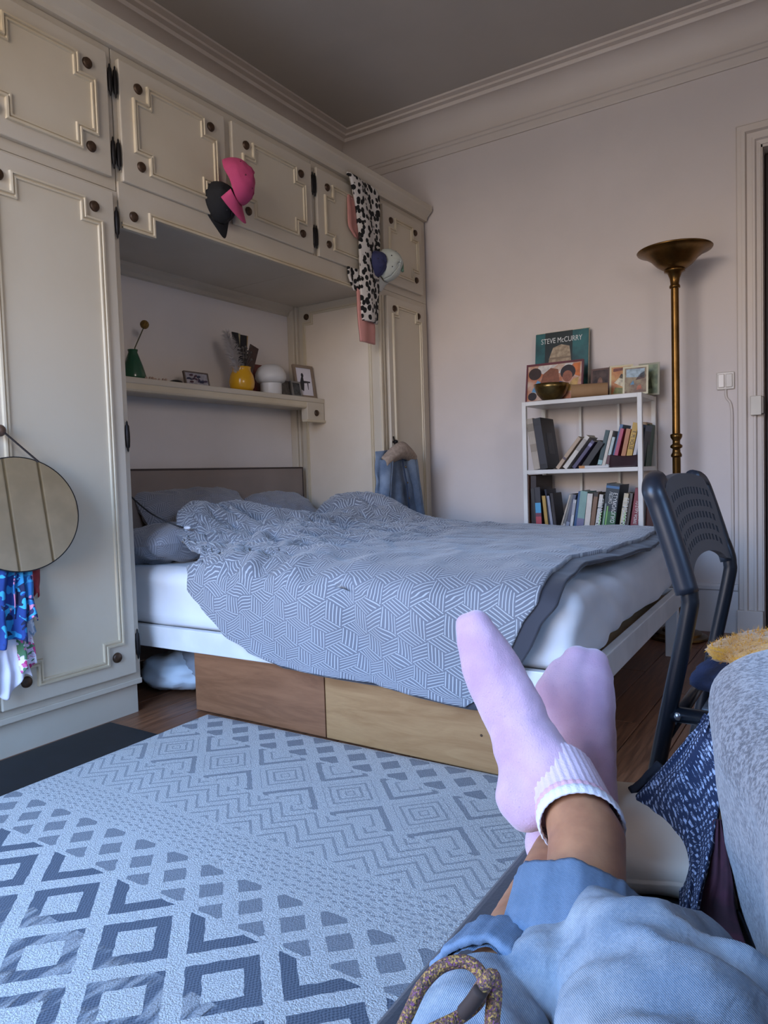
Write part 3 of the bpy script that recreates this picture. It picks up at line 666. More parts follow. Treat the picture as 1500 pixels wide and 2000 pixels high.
book(px(1241), zm, .010, .185, 8, '23252b', 'black paperback half hidden behind the white post', .13, y=SY0+.055, group=G1)
book(px(1232), zm, .020, .215, 8, 'a58561', 'tan book seen through the shelf side beyond the white post', .12, y=SY0+.12, group=G1)
book(px(1241), zm, .014, .205, 6, '2f4f3b', 'dark green book at the right end of the middle shelf', .12, y=SY0+.14, group=G1)
# leather pouch in front of the middle books
def pouch(u, v):
    a = u*2*math.pi; ca, sa = math.cos(a), math.sin(a); x = .078*(abs(ca)**.6)*(1 if ca > 0 else -1); y = .016*(abs(sa)**.7)*(1 if sa > 0 else -1)*(1.1-.8*v)
    return (px(1217)+x*(1-.12*(1-v))+.012*v, SY0+.027+y+.018*v, zm+.0005+v*(.052+.010*(x/.078)**2))
tag(B().grid(pouch, 48, 14).obj('leather_pouch', M('3a2226', .5, var=.15, bmp=.2, bscale=60), smooth=True, solid=.003), 'dark brown leather pouch slumped in front of the middle shelf books', 'pouch')
# lower shelf
L2 = [(1026, .010, .300, 0, '6a4632', 'tall thin brown book at the left end of the lower shelf', .2, 0, ()),
 (1031, .030, .295, 0, '2c2122', 'tall dark brown album at the left of the lower shelf', .24, .02, ()),
 (1037, .020, .232, -2, '1d1b1d', 'black paperback in front of the dark brown album', .14, 0, ()),
 (1045, .030, .236, -2, '24232b', 'black book with blue and red patterned spine', .16, 0, [(.02, .2, '3c7fa8'), (.2, .36, 'b0434c'), (.36, .44, '6d3346'), (.44, .66, '4c9ac0')]),
 (1064, .017, .192, -5, 'b08a3e', 'mustard-spined paperback on the lower shelf', .13, 0, ()),
 (1070.5, .010, .225, -6, '23293a', 'thin navy book between the mustard and grey spines', .14, .01, ()),
 (1076, .014, .192, -7, '9696a0', 'grey-lilac-spined paperback on the lower shelf', .13, 0, ()),
 (1082, .016, .205, -6, '2b2427', 'dark brown paperback right of the grey-lilac one', .13, 0, ()),
 (1090, .008, .205, 17, 'b8aa98', 'thin beige booklet, leftmost of those leaning right on the lower shelf', .12, 0, ()),
 (1094.5, .012, .205, 16, '787775', 'thin grey paperback beside the thin beige booklet', .12, 0, [(0, .25, 'bdb4ac')]),
 (1101, .018, .200, 14, '55596a', 'slate paperback with a pale label, leaning right', .13, 0, [(.05, .3, '8b8f9c')]),
 (1111, .014, .172, 9, 'd2cfca', 'short white paperback with a small printed spine', .12, 0, [(.55, .9, 'a3a2a6')]),
 (1117, .014, .212, 9, '2f5a86', 'blue paperback behind the short white one', .13, .012, ()),
 (1124, .036, .212, 8, '7fa096', 'wide sage green book with blue and mauve foot', .15, 0, [(0, .36, '74708c')]),
 (1140, .026, .200, 7, 'd5cabc', 'thick cream paperback right of the sage green book', .13, 0, ()),
 (1151, .021, .206, 8, '7d5c44', 'brown patterned paperback between two cream spines', .13, 0, [(0, .12, '2b211c'), (.9, 1, '2b211c')]),
 (1160.5, .018, .196, 9, 'd0c8bd', 'white-spined paperback left of the green dictionary', .13, 0, [(.02, .1, '6d7686')]),
 (1173, .064, .243, 8, '0f2430', 'thick green and black dictionary with white Greek lettering', .17, 0, [(.06, .45, '1f5a33'), (.91, .96, '3c6f9c')]),
 (1206.5, .021, .200, 9, 'c5b595', 'beige paperback right of the green dictionary', .14, 0, ()),
 (1214, .018, .200, 9, '5f5852', 'grey-brown paperback set back beside the red book', .14, .02, ()),
 (1227, .036, .222, 8, '7e2230', 'dark red book with white title on the lower shelf', .15, 0, ()),
 (1242, .012, .200, 4, '1d1c20', 'black paperback right of the dark red book', .14, 0, [(.05, .12, 'b9b4ac')]),
 (1244, .014, .20, 2, '8f5a50', 'brick pink book at the right end of the lower shelf', .14, .10, ())]
for p, t_, h_, ln, c, lb, d, dy, st in L2:
    tx = None
    if 'dictionary' in lb: tx = [('ΕΤΥΜΟΛΟΓΙΚΟ', .53, .74, .026, 'e6e6e0', .78), ('ΛΕΞΙΚΟ', .72, .42, .022, 'e6e6e0', .74)]
    if 'dark red' in lb: tx = [('ΤΟ ΕΥΡΥ ΨΩΜΙΕ', .48, .5, .020, 'e0d8d2', .72)]
    bk = book(px(p), zl, t_, h_, ln, c, lb, d, SY0+.012+dy, stripes=st, group=G2, txt=tx)
    if 'dictionary' in lb:
        mw = Matrix.Translation((px(p), SY0+.012, zl)) @ Matrix.Rotation(R(ln), 4, 'Y') @ Matrix.Translation((0, 0, t_*math.sin(R(ln))))
        for x0, w_, z0, z1, hx in ((.016, .006, .12, .55, '7fb35a'), (.007, .003, .12, .60, 'b9c4bd')):
            b = B().box((x0, -.0018, z0*h_), (x0+w_, .0004, z1*h_)); b.v = [tuple(mw @ Vector(q)) for q in b.v]; b.obj('spine_band', M(hx, .5), bk)
# ------------------------------------------------------------------ things on top of the bookshelf
ZT = SZ['top']+.0008
def panel(name, c, w_, h_, t_, tilt, yaw, m, label, cat, group=None, base=ZT):
    """upright rectangular thing standing at c=(x,y), leaning back by tilt degrees; returns (thing, placing matrix)"""
    t0 = thing(name, (c[0], c[1], base), label, cat, group)
    mw = Matrix.Translation((c[0], c[1], base)) @ Matrix.Rotation(R(yaw), 4, 'Z') @ Matrix.Rotation(R(-tilt), 4, 'X')
    return t0, mw
def pb(mw, par, nm, m, a, b_, bev=0):
    q = B().box(a, b_); q.v = [tuple(mw @ Vector(p)) for p in q.v]; return q.obj(nm, m, par, bevel=bev)
def ppoly(mw, par, nm, m, pts, y, t_=.0006):
    q = B().prism(pts, lambda p, k: mw @ Vector((p[0], y-k*t_, p[1]))); return q.obj(nm, m, par)
def ell(cx, cz, rx, rz, n=20, a0=0, a1=360): return [(cx+rx*math.cos(R(a0+(a1-a0)*i/n)), cz+rz*math.sin(R(a0+(a1-a0)*i/n))) for i in range(n)]
# tall teal photo book
t, mw = panel('photo_book', (-1.300, 3.735), .29, .40, .02, 7, 0, None, 'tall teal photography book with a capped portrait standing on the bookshelf', 'book')
cv = pb(mw, t, 'cover', M('2f6a6c', .35, c2='1f4347', scale=9), (-.145, -.01, 0), (.145, .010, .385), .003)
pb(mw, t, 'pages', PAGE, (-.142, -.006, .002), (.146, .006, .388))
pb(mw, cv, 'printed_dark_ground', M('1d2b2c', .4), (-.09, -.0108, .05), (.06, -.0098, .385))  # dark printed area behind the portrait
ppoly(mw, cv, 'printed_shoulder', M('3b3434', .5), [(-.11, .02), (.09, .02), (.07, .12), (.03, .17), (-.04, .17), (-.09, .12)], -.0102)
ppoly(mw, cv, 'printed_face', M('8a6450', .5, c2='6a4a3a', scale=40), ell(-.008, .185, .055, .075), -.0108)
ppoly(mw, cv, 'printed_cap', M('b7a489', .6, c2='8f7d66', scale=50), [(-.072, .205), (.056, .205), (.052, .255), (.044, .302), (.0, .315), (-.045, .300), (-.062, .255)], -.0114)
ppoly(mw, cv, 'printed_cap_band', M('8d7b66', .6), [(-.068, .238), (.053, .238), (.052, .248), (-.065, .248)], -.0119)
ppoly(mw, cv, 'printed_brow', M('2a1f1b', .6), [(-.062, .186), (.046, .186), (.05, .205), (-.066, .205)], -.0112)
text('STEVE McCURRY', .040, mw @ basis((0, -.0125, .338), (1, 0, 0), (0, 0, 1)), M('e4e8e4', .5), cv, 'lettering', .0004, .76)
# red-framed photograph
t, mw = panel('picture_frame', (-1.297, 3.615), .3, .2, .016, 10, 0, None, 'maroon framed colourful photograph leaning against the teal photo book', 'picture frame')
fr = B()
for a, b_ in (((-.152, -.008, 0), (.152, .008, .010)), ((-.152, -.008, .198), (.152, .008, .208)), ((-.152, -.008, .010), (-.144, .008, .198)), ((.144, -.008, .010), (.152, .008, .198))): fr.box(a, b_)
fr.v = [tuple(mw @ Vector(p)) for p in fr.v]; fr.obj('frame', M('642b33', .45), t)
ph = pb(mw, t, 'print', M('b36a44', .35, c2='cbb9a6', scale=14), (-.144, -.003, .010), (.144, .006, .198))
for nm, hx, pts in (('printed_patch', 'd9d0c6', [(-.06, .150), (.02, .196), (-.085, .196), (-.10, .17)]), ('printed_patch', 'd8d2cc', [(.02, .15), (.06, .196), (.10, .196), (.06, .14)]),
    ('printed_figure', '3a251d', ell(-.105, .155, .035, .032)), ('printed_figure', '8a5236', [(-.09, .05), (-.06, .15), (-.02, .18), (.02, .17), (.03, .10), (.0, .06)]), ('printed_figure', '2b1d1c', ell(.072, .150, .040, .038)),
    ('printed_figure', '9a5d42', ell(.070, .128, .026, .03)), ('printed_patch', '5f9ac0', [(-.12, .06), (-.09, .12), (-.06, .10), (-.07, .05)]), ('printed_patch', '2d4a78', [(.0, .05), (.02, .11), (.05, .10), (.06, .05)]),
    ('printed_patch', 'd07436', [(.10, .19), (.135, .195), (.135, .12), (.11, .13)]), ('printed_patch', 'c8a05c', [(.05, .05), (.10, .11), (.13, .12), (.12, .05)]), ('printed_figure', '2a1a18', ell(-.115, .035, .024, .022))):
    ppoly(mw, ph, nm, M(hx, .4, var=.15, scale=40), pts, -.0028-.0002*random.random()-(.0004 if nm == 'printed_figure' else 0), .0004)
# brass singing bowl
pr = [(0, .002), (.030, .0), (.050, .010), (.072, .035), (.084, .066), (.088, .086), (.0835, .086), (.079, .066), (.067, .038), (.046, .015), (0, .008)]
tag(B().lathe(pr, (-1.292, 3.555-.01+.03, ZT), 48).obj('singing_bowl', M('8a7346', .28, .95, .2, 25, .08, 40), smooth=True), 'round brass bowl on top of the bookshelf before the maroon frame', 'bowl')
# cardboard tube lying down
t = thing('cardboard_tube', (-1.09, 3.56, ZT), 'short brown cardboard tube lying on top of the bookshelf', 'tube')
d_ = Vector((.165, .055, 0)); p0 = Vector((-1.172, 3.52, ZT+.034)); b = B()
ax = d_.normalized(); u_ = ax.cross(Vector((0, 0, 1))).normalized(); n = 32; rings = [(.033, 0), (.033, d_.length), (.018, d_.length), (.018, 0)]
vs = [p0+ax*s_+(u_*math.cos(2*math.pi*i/n)+Vector((0, 0, 1))*math.sin(2*math.pi*i/n))*r for r, s_ in rings for i in range(n)]
b.add(vs, [(j*n+i, j*n+(i+1) % n, ((j+1) % 4)*n+(i+1) % n, ((j+1) % 4)*n+i) for j in range(4) for i in range(n)]); b.obj('roll', M('a07c56', .8, var=.1), t, smooth=True, auto=40)
# small pictures at the right end
def card(c, w_, h_, tilt, yaw, hx, inner, label, marks, t_=.003):
    t, mw = panel('postcard', c, w_, h_, t_, tilt, yaw, None, label, 'postcard', 'cards on top of the bookshelf'); q = pb(mw, t, 'card', M(hx, .6), (-w_/2, -t_/2, 0), (w_/2, t_/2, h_))
    i = .009; pi_ = pb(mw, q, 'picture', M(inner[0], .5, c2=inner[1], scale=inner[2]), (-w_/2+i, -t_/2-.0006, i), (w_/2-i, -t_/2+.0005, h_-i))
    for hx2, pts in marks: ppoly(mw, q, 'printed_patch', M(hx2, .5, var=.2, scale=60), [(a*w_/2*.85, b_*h_) for a, b_ in pts], -t_/2-.0007, .0005)
card((-1.072, 3.66), .10, .155, 8, -6, '6a5148', ('5d4a42', '2b2120', 18), 'dark photograph card standing between the teal book and a clear frame', [('8a6450', [(a*.5, .55+b_*.15) for a, b_ in ell(0, 0, .6, 1)]), ('3a4a66', [(-.8, .05), (.8, .05), (.5, .38), (-.5, .38)])])
card((-1.000, 3.70), .075, .165, 6, 0, '8c8a86', ('77716a', '3d3a36', 22), 'greyish photograph card behind the cream cartoon cards', [('4d4a48', [(-.8, .1), (.7, .1), (.5, .5), (-.6, .45)])])
card((-.962, 3.645), .112, .158, 8, 4, 'd8cba4', ('c89a5a', 'b86f3f', 24), 'cream-edged card with an orange drawing, left of the two cream cards', [('e4d8b8', [(-.7, .45), (.2, .3), (.8, .5), (.3, .75)]), ('7a3a2a', [(-.8, .8), (.7, .84), (.7, .92), (-.8, .9)]), ('3d3028', [(-.2, .6), (.2, .55), (.4, .68), (0, .72)]), ('8a8a4a', [(-.8, .1), (.6, .08), (.5, .25), (-.6, .3)])])
card((-.882, 3.600), .118, .140, 8, 4, 'd8d0b0', ('9a8a6a', '6d4f3c', 30), 'cream-edged card with a crowded scene, right-hand of the two cream cards', [('a9bcc4', [(-.85, .62), (.85, .58), (.85, .9), (-.85, .9)]), ('5a3a2a', [(0, .5), (.85, .55), (.85, .8), (.4, .7)]), ('5f8aa8', [(-.5, .35), (-.1, .35), (-.2, .5)]), ('b86a4a', [(.1, .15), (.6, .18), (.5, .34), (.2, .3)])])
card((-.842, 3.70), .10, .160, 6, 0, 'a8a690', ('8d9a78', '5f6b54', 26), 'greenish card at the far right end of the shelf top', [('4f5a44', [(-.5, .2), (.4, .2), (.2, .6)])])

# ------------------------------------------------------------------ brass uplighter
BR = M('7d5c30', .32, .95, .18, 14, .05, 60)
t = thing('floor_lamp', (-.697, 3.60, 0), 'tall brass uplighter floor lamp with a dish shade beside the bookshelf', 'lamp'); c = (-.697, 3.60, 0)
B().lathe([(0, 0), (.128, 0), (.132, .006), (.130, .014), (.108, .020), (.104, .030), (.075, .036), (.07, .046), (.03, .052), (.022, .07), (0, .07)], c, 48).obj('base', BR, t, smooth=True, auto=40)
B().lathe([(.0, .06), (.0185, .06), (.0185, .86), (.020, .865)], c, 24).lathe([(.0175, .955), (.0175, 1.655), (0, 1.656)], c, 24).obj('pole', BR, t, smooth=True, auto=40)
B().lathe([(.0185, .86), (.024, .863), (.025, .872), (.018, .885), (.017, .90), (.027, .907), (.027, .916), (.017, .924), (.017, .94), (.026, .955), (.027, .968), (.0175, .972)], c, 24).obj('collar', BR, t, smooth=True)
B().lathe([(.0175, 1.645), (.024, 1.648), (.024, 1.656), (.019, 1.664), (.022, 1.69), (.032, 1.716), (.046, 1.722), (.046, 1.732), (0, 1.735)], c, 24).obj('neck', BR, t, smooth=True)
B().lathe([(.02, 1.728), (.05, 1.733), (.078, 1.752), (.105, 1.782), (.138, 1.806), (.163, 1.815), (.166, 1.820), (.163, 1.823), (.136, 1.813), (.10, 1.787), (.07, 1.757), (.045, 1.742), (0, 1.740)], c, 56).obj('shade', BR, t, smooth=True)

# ------------------------------------------------------------------ things on the bed shelf
ZS = 1.2625
t = thing('bud_vase', (-2.60, 2.045, ZS), 'small dark green glass vase with one dried yellow ball flower', 'vase')
B().lathe([(0, .001), (.050, .002), (.053, .012), (.040, .06), (.026, .10), (.019, .118), (.022, .13), (.017, .13), (.015, .118), (.02, .10), (.034, .06), (.046, .012), (0, .008)], (-2.60, 2.040, ZS), 28).obj('body', M('2e5a44', .15), t, smooth=True)
B().tube([(-2.60, 2.042, ZS+.02), (-2.60, 2.052, ZS+.14), (-2.60, 2.104, ZS+.235)], .0025, 8).obj('stem', M('4d4a30', .7), t)
B().ball((-2.60, 2.109, ZS+.248), .019, 20, 14).obj('flower', M('8a6a30', .95, var=.3, scale=150, bmp=.8, bscale=220), t, smooth=True)
# string of pale beads
b = B()
for i in range(9): b.ball((-2.545+.012*math.sin(i), 2.06+i*.012, ZS+.006), .006, 10, 6)
tag(b.obj('bead_string', M('b79f92', .5), smooth=True), 'little string of pale pink beads lying at the foot of the green vase', 'beads')
tag(B().lathe([(0, .022), (.015, .0215), (.028, .016), (.036, .006), (.037, 0), (0, 0)], (-2.60, 2.268, ZS), 24).obj('trinket_lid', M('121214', .3), smooth=True), 'small black domed trinket on the bed shelf beside the blue picture', 'trinket')
def frame_x(name, y, w_, h_, tilt, yaw, x, fm, label, cat, fw_=.01, th_=.012):
    """picture facing +x"""
    t0 = thing(name, (x, y, ZS), label, cat)
    mw = Matrix.Translation((x, y, ZS)) @ Matrix.Rotation(R(90+yaw), 4, 'Z') @ Matrix.Rotation(R(-tilt), 4, 'X')
    b = B()
    for a, c_ in (((-w_/2, -th_/2, 0), (w_/2, th_/2, fw_)), ((-w_/2, -th_/2, h_-fw_), (w_/2, th_/2, h_)), ((-w_/2, -th_/2, fw_), (-w_/2+fw_, th_/2, h_-fw_)), ((w_/2-fw_, -th_/2, fw_), (w_/2, th_/2, h_-fw_))): b.box(a, c_)
    b.v = [tuple(mw @ Vector(p)) for p in b.v]; b.obj('frame', fm, t0, bevel=.001)
    return t0, mw
t, mw = frame_x('picture_frame', 2.402, .150, .074, 12, 0, -2.60, M('6b5f58', .5), 'small framed print of blue and purple leaves on the bed shelf', 'picture frame', .006)
ph = pb(mw, t, 'print', M('b4b2ba', .5, c2='8a8896', scale=40), (-.069, -.002, .006), (.069, .005, .068))
random.seed(11)
for i in range(16):
    cx, cz, a = random.uniform(-.055, .055), random.uniform(.012, .06), random.uniform(0, 3.1); k = [(cx+math.cos(a)*math.cos(q)*.013-math.sin(a)*math.sin(q)*.005, cz+math.sin(a)*math.cos(q)*.013*.7+math.cos(a)*math.sin(q)*.005) for q in [2*math.pi*j/10 for j in range(10)]]
    ppoly(mw, ph, 'printed_leaf', M(random.choice(['2b3350', '3d2f4a', '232a44', '4a3040']), .5), k, -.002-.0001*i, .0002)
# yellow vase with bookmarks, dried grass
VC = (-2.575, 2.672, ZS)
t = thing('yellow_vase', VC, 'glossy yellow vase holding dark cards and dried flowers on the bed shelf', 'vase')
B().lathe([(0, .001), (.050, .002), (.060, .018), (.064, .045), (.058, .078), (.047, .098), (.045, .112), (.049, .120), (.045, .120), (.041, .110), (.05, .078), (.056, .045), (.052, .018), (0, .012)], VC, 36).obj('body', M('d19a1e', .2, var=.05), t, smooth=True)
def slab(a, b_, wv, th_, nm, m, par):
    a, b_, wv = Vector(a), Vector(b_), Vector(wv); n_ = (b_-a).cross(wv).normalized()*th_
    q = B().add([a-wv/2, a+wv/2, b_+wv/2, b_-wv/2]+[p+n_ for p in (a-wv/2, a+wv/2, b_+wv/2, b_-wv/2)], [(0,1,2,3),(7,6,5,4),(0,4,5,1),(1,5,6,2),(2,6,7,3),(3,7,4,0)]); return q.obj(nm, m, par)
def bookmark(a, b_, w_, hx, label):
    q = slab(a, b_, w_, .003, 'bookmark', M(hx, .6, var=.2, scale=30), None); return tag(q, label, 'card', 'cards standing in the yellow vase')
bookmark((-2.575, 2.665, ZS+.05), (-2.585, 2.648, ZS+.292), (0, .045, .0), '14161f', 'near-black card standing upright in the yellow vase, leftmost')
bookmark((-2.580, 2.672, ZS+.05), (-2.592, 2.683, ZS+.292), (0, .020, 0), 'c0b48c', 'narrow cream card standing in the middle of the yellow vase')
bookmark((-2.572, 2.678, ZS+.05), (-2.590, 2.714, ZS+.288), (0, .045, 0), '191a22', 'near-black card right of the cream one in the yellow vase')
bookmark((-2.578, 2.688, ZS+.05), (-2.598, 2.745, ZS+.290), (0, .018, 0), 'a08350', 'narrow tan card leaning right at the back of the yellow vase')
bookmark((-2.566, 2.692, ZS+.05), (-2.566, 2.765, ZS+.235), (0, .060, -.018), '4c3630', 'wide brown printed card leaning right in the yellow vase')
b = B(); random.seed(3)
for i in range(26):
    e = Vector((-2.54+random.uniform(-.02, .02), 2.662+random.uniform(-.03, .035), ZS+.15+random.uniform(0, .07))); b.tube([(-2.56, 2.672, ZS+.05), (-2.55, 2.670, ZS+.11), e], .0012, 5); b.ball(e, .006, 6, 4)
tag(b.obj('dried_flowers', M('5d5650', .95, c2='3a3430', scale=50)), 'bunch of grey-brown dried flowers in front of the cards in the yellow vase', 'dried flowers', kind='stuff')
b = B()
for i in range(900):
    s_ = random.random(); base = Vector((-2.56, 2.640-.075*s_**1.2, ZS+.08+.19*s_)); d_ = Vector((random.gauss(0, .5), random.gauss(-.15, .8), random.uniform(0, .9))).normalized(); L = .055*(1-abs(s_-.5)*.8)
    p1 = base+d_*L*.6; p2 = base+d_*L+Vector((0, -.004, -.004)); sd = Vector((0, .0016, .0008)); b.add([base-sd, base+sd, p1+sd, p2, p1-sd], [(0, 1, 2, 4), (4, 2, 3)])
pg = b.obj('pampas_plume', M('c9c2bf', .95)); tag(pg, 'fluffy pale pampas grass plume left of the yellow vase', 'dried grass', kind='stuff')
# mushroom lamp
LC = (-2.575, 2.888, ZS); t = thing('mushroom_lamp', LC, 'unlit white mushroom-shaped table lamp on the bed shelf', 'lamp')
WG = M('c9c5c0', .35, var=.02)
B().lathe([(0, 0), (.054, 0), (.056, .004), (.056, .058), (.05, .062), (0, .062)], LC, 40).obj('base', WG, t, smooth=True, auto=40)
B().lathe([(0, .058), (.058, .058), (.072, .066), (.082, .084), (.080, .108), (.066, .136), (.044, .152), (.02, .158), (0, .159)], LC, 40).obj('shade', WG, t, smooth=True)
# dark red book and frames
t0 = thing('red_book', (-2.69, 2.985, ZS), 'dark red hardback with a gold dot standing behind the mushroom lamp', 'book')
mw = Matrix.Translation((-2.69, 2.985, ZS)) @ Matrix.Rotation(R(90), 4, 'Z') @ Matrix.Rotation(R(-6), 4, 'X')
cv = pb(mw, t0, 'cover', M('6a2420', .5), (-.095, -.012, 0), (.098, .012, .175), .002); pb(mw, t0, 'pages', PAGE, (-.092, -.009, .003), (.0985, .009, .1755))
ppoly(mw, cv, 'gold_dot', M('b98a3a', .4), ell(.025, .108, .017, .02), -.0122); text('MAR', .034, mw @ basis((.048, -.0126, .062), (1, 0, 0), (0, 0, 1)), M('c9a99a', .5), cv, 'lettering', .0003)
t, mw = frame_x('picture_frame', 3.000, .085, .085, 10, 4, -2.565, M('3a332f', .4), 'tiny dark framed picture nearest the mushroom lamp', 'picture frame', .006); pb(mw, t, 'print', M('4d4640', .4, c2='1d1a19', scale=60), (-.037, -.002, .006), (.037, .005, .079))
t, mw = frame_x('picture_frame', 3.083, .080, .088, 10, 0, -2.560, M('77736f', .4), 'tiny grey framed picture before the tall wedding-style frame', 'picture frame', .010); pb(mw, t, 'print', M('3d4248', .4, c2='15161a', scale=50), (-.030, -.002, .010), (.030, .005, .078))
t, mw = frame_x('picture_frame', 3.172, .150, .188, 8, -6, -2.570, M('8a7866', .5), 'tall brown frame with a bright white picture at the end of the bed shelf', 'picture frame', .016, .016)
ph = pb(mw, t, 'print', M('dcd8e0', .4), (-.06, -.003, .016), (.06, .006, .172))
for pts, hx in ((ell(-.012, .130, .010, .013), '1b1a22'), ([(-.035, .05), (-.012, .04), (-.004, .08), (-.006, .118), (-.022, .12), (-.034, .09)], '1d1c26'), ([(-.02, .10), (.045, .098), (.045, .090), (-.01, .085)], '2a2832'), ([(.02, .095), (.03, .095), (.026, .05), (.022, .05)], '4a4650')): ppoly(mw, ph, 'printed_figure', M(hx, .5), pts, -.0032, .0003)
t, mw = frame_x('picture_frame', 3.236, .040, .165, 8, -30, -2.60, M('4a3230', .5), 'thin dark brown frame edge at the very end of the bed shelf', 'picture frame', .008, .014); pb(mw, t, 'backing', M('3a2826', .6), (-.012, 0, .008), (.012, .007, .157))
# ------------------------------------------------------------------ cable hanging to the bed
t = thing('charging_cable', (-2.15, 1.75, .62), 'thin black cable with a white plug hanging over the pillows', 'cable')
ca = [Vector((-2.45, 1.70, .93)), Vector((-2.36, 1.74, .83)), Vector((-2.25, 1.80, .71)), Vector((-2.16, 1.85, .655)), Vector(bd(1.56, .16, .642))]
B().tube(cr(ca, 8), .003, 8).obj('wire', M('17171a', .5), t, smooth=True)
e = ca[-1]; B().ball(e+Vector((.014, 0, 0)), (.018, .011, .008), 14, 8).obj('plug', M('dcdce0', .4), t, smooth=True)
# ------------------------------------------------------------------ round mirror hung from a wardrobe knob
t = thing('round_mirror', (-2.08, 1.19, .57), 'round frameless mirror hanging by a cord on the tall wardrobe', 'mirror')
m_, bs__ = new_mat('mirror_glass', .02, 1.0); setc(bs__, (.72, .74, .74))
mm = Matrix.Translation((-2.070, 1.192, .738)) @ Matrix.Rotation(R(-12), 4, 'Z') @ Matrix.Rotation(R(-8), 4, 'Y')
def tr(b, mw=mm): b.v = [tuple(mw @ Vector(p)) for p in b.v]; return b
tr(B().lathe([(0, .004), (.170, .004), (.171, .003)], n=72, axis='x')).obj('glass', m_, t, smooth=True, auto=20)
tr(B().lathe([(.1695, .0045), (.1725, .004), (.1735, -.002), (.1725, -.010), (0, -.010)], n=72, axis='x')).obj('rim', M('26282c', .3, .5), t, smooth=True, auto=30)
B().ball((-2.09, 1.158, .985), .018, 16, 10).obj('knob', M('5a4334', .4), t, smooth=True)
B().tube([(-2.078, 1.158, .985), (-2.072, 1.262, .893)], .003, 6).tube([(-2.078, 1.158, .985), (-2.072, 1.05, .893)], .003, 6).obj('cord', M('2b2422', .7), t)
# ------------------------------------------------------------------ clothes hanging below the mirror
def drape(name, top, bot, m, label, cat, n=7, depth=.02, x=-2.095, seed=0, group=None, parent=None, jag=.01, wob=1.0, solid=.003):
    """hanging cloth: top=(y0,y1,z), bot=(y0,y1,z); folds along y, bulging towards +x"""
    def f(u, v):
        y0 = top[0]+(bot[0]-top[0])*v; y1 = top[1]+(bot[1]-top[1])*v; y = y0+(y1-y0)*u; z = top[2]+(bot[2]-top[2])*v+jag*math.sin(u*9+seed)*v
        d = depth*(.5+.5*math.sin(u*n*math.pi+seed+v*1.5*wob))*(.35+.65*v)+.012*fbm((y*9+seed, z*7, seed), 3)
        return (x+max(0, d)+.004, y+.006*fbm((y*6, z*9, seed+3), 2), z)
    o = B().grid(f, 46, 40).obj(name, m, parent, smooth=True, solid=solid, offset=1)
    return tag(o, label, cat, group) if label else o
def print_mat(name, cols, scale, rough=.8):
    m, bs = new_mat(name, rough); _, v = coord('Object'); k = srgb(cols[0])
    for i, c in enumerate(cols[1:]):
        n = noise_x(stretch(v, (1+i*.13, 1-.1*i, 1+.2*i)), scale*(1+.3*i), 1, .4, .8); th = .55+.02*i; k = mixc(n.sm(th, th+.015), k, srgb(c))
    setc(bs, k); return m
G = 'clothes hanging below the round mirror'
drape('shirt', (1.075, 1.20, .60), (1.06, 1.185, .36), print_mat('blue_print', ['1d3f86', '2a8fc4', '16224a', '3fb0d8'], 14), 'blue and turquoise patterned garment hanging below the round mirror', 'garment', 4, .05, -2.10, 1, G)
drape('shorts', (1.17, 1.225, .58), (1.165, 1.235, .42), print_mat('pink_blue_print', ['2b6fae', 'd88aa8', '2c2f5c', '38a0d0'], 20), 'blue garment with pink squares hanging beside the turquoise one', 'garment', 2, .045, -2.10, 2, G)
drape('bikini_top', (1.195, 1.262, .575), (1.215, 1.258, .487), M('b22c30', .7, c2='7a1f24', scale=20), 'small red garment hanging at the mirror edge', 'garment', 2, .03, -2.105, 3, G)
drape('swimsuit', (1.195, 1.235, .50), (1.205, 1.238, .37), print_mat('pale_floral', ['c9ccd6', '8fa4b8', 'd9dbe2'], 22), 'pale white and grey garment below the red one', 'garment', 2, .03, -2.108, 4, G)
drape('dress', (1.16, 1.215, .46), (1.175, 1.228, .272), print_mat('pink_floral', ['cfc4d4', 'b8306f', 'e0dbe6', '4a7a58', 'c85a92'], 19), 'pink rose print garment hanging by the white towel', 'garment', 2, .035, -2.104, 5, G)
drape('towel', (1.05, 1.175, .40), (1.04, 1.205, .225), M('d8d6e2', .9, var=.04, bmp=.2, bscale=120), 'white towel-like cloth at the bottom of the hanging clothes', 'garment', 9, .014, -2.098, 6, G, None, .03, 3.0)
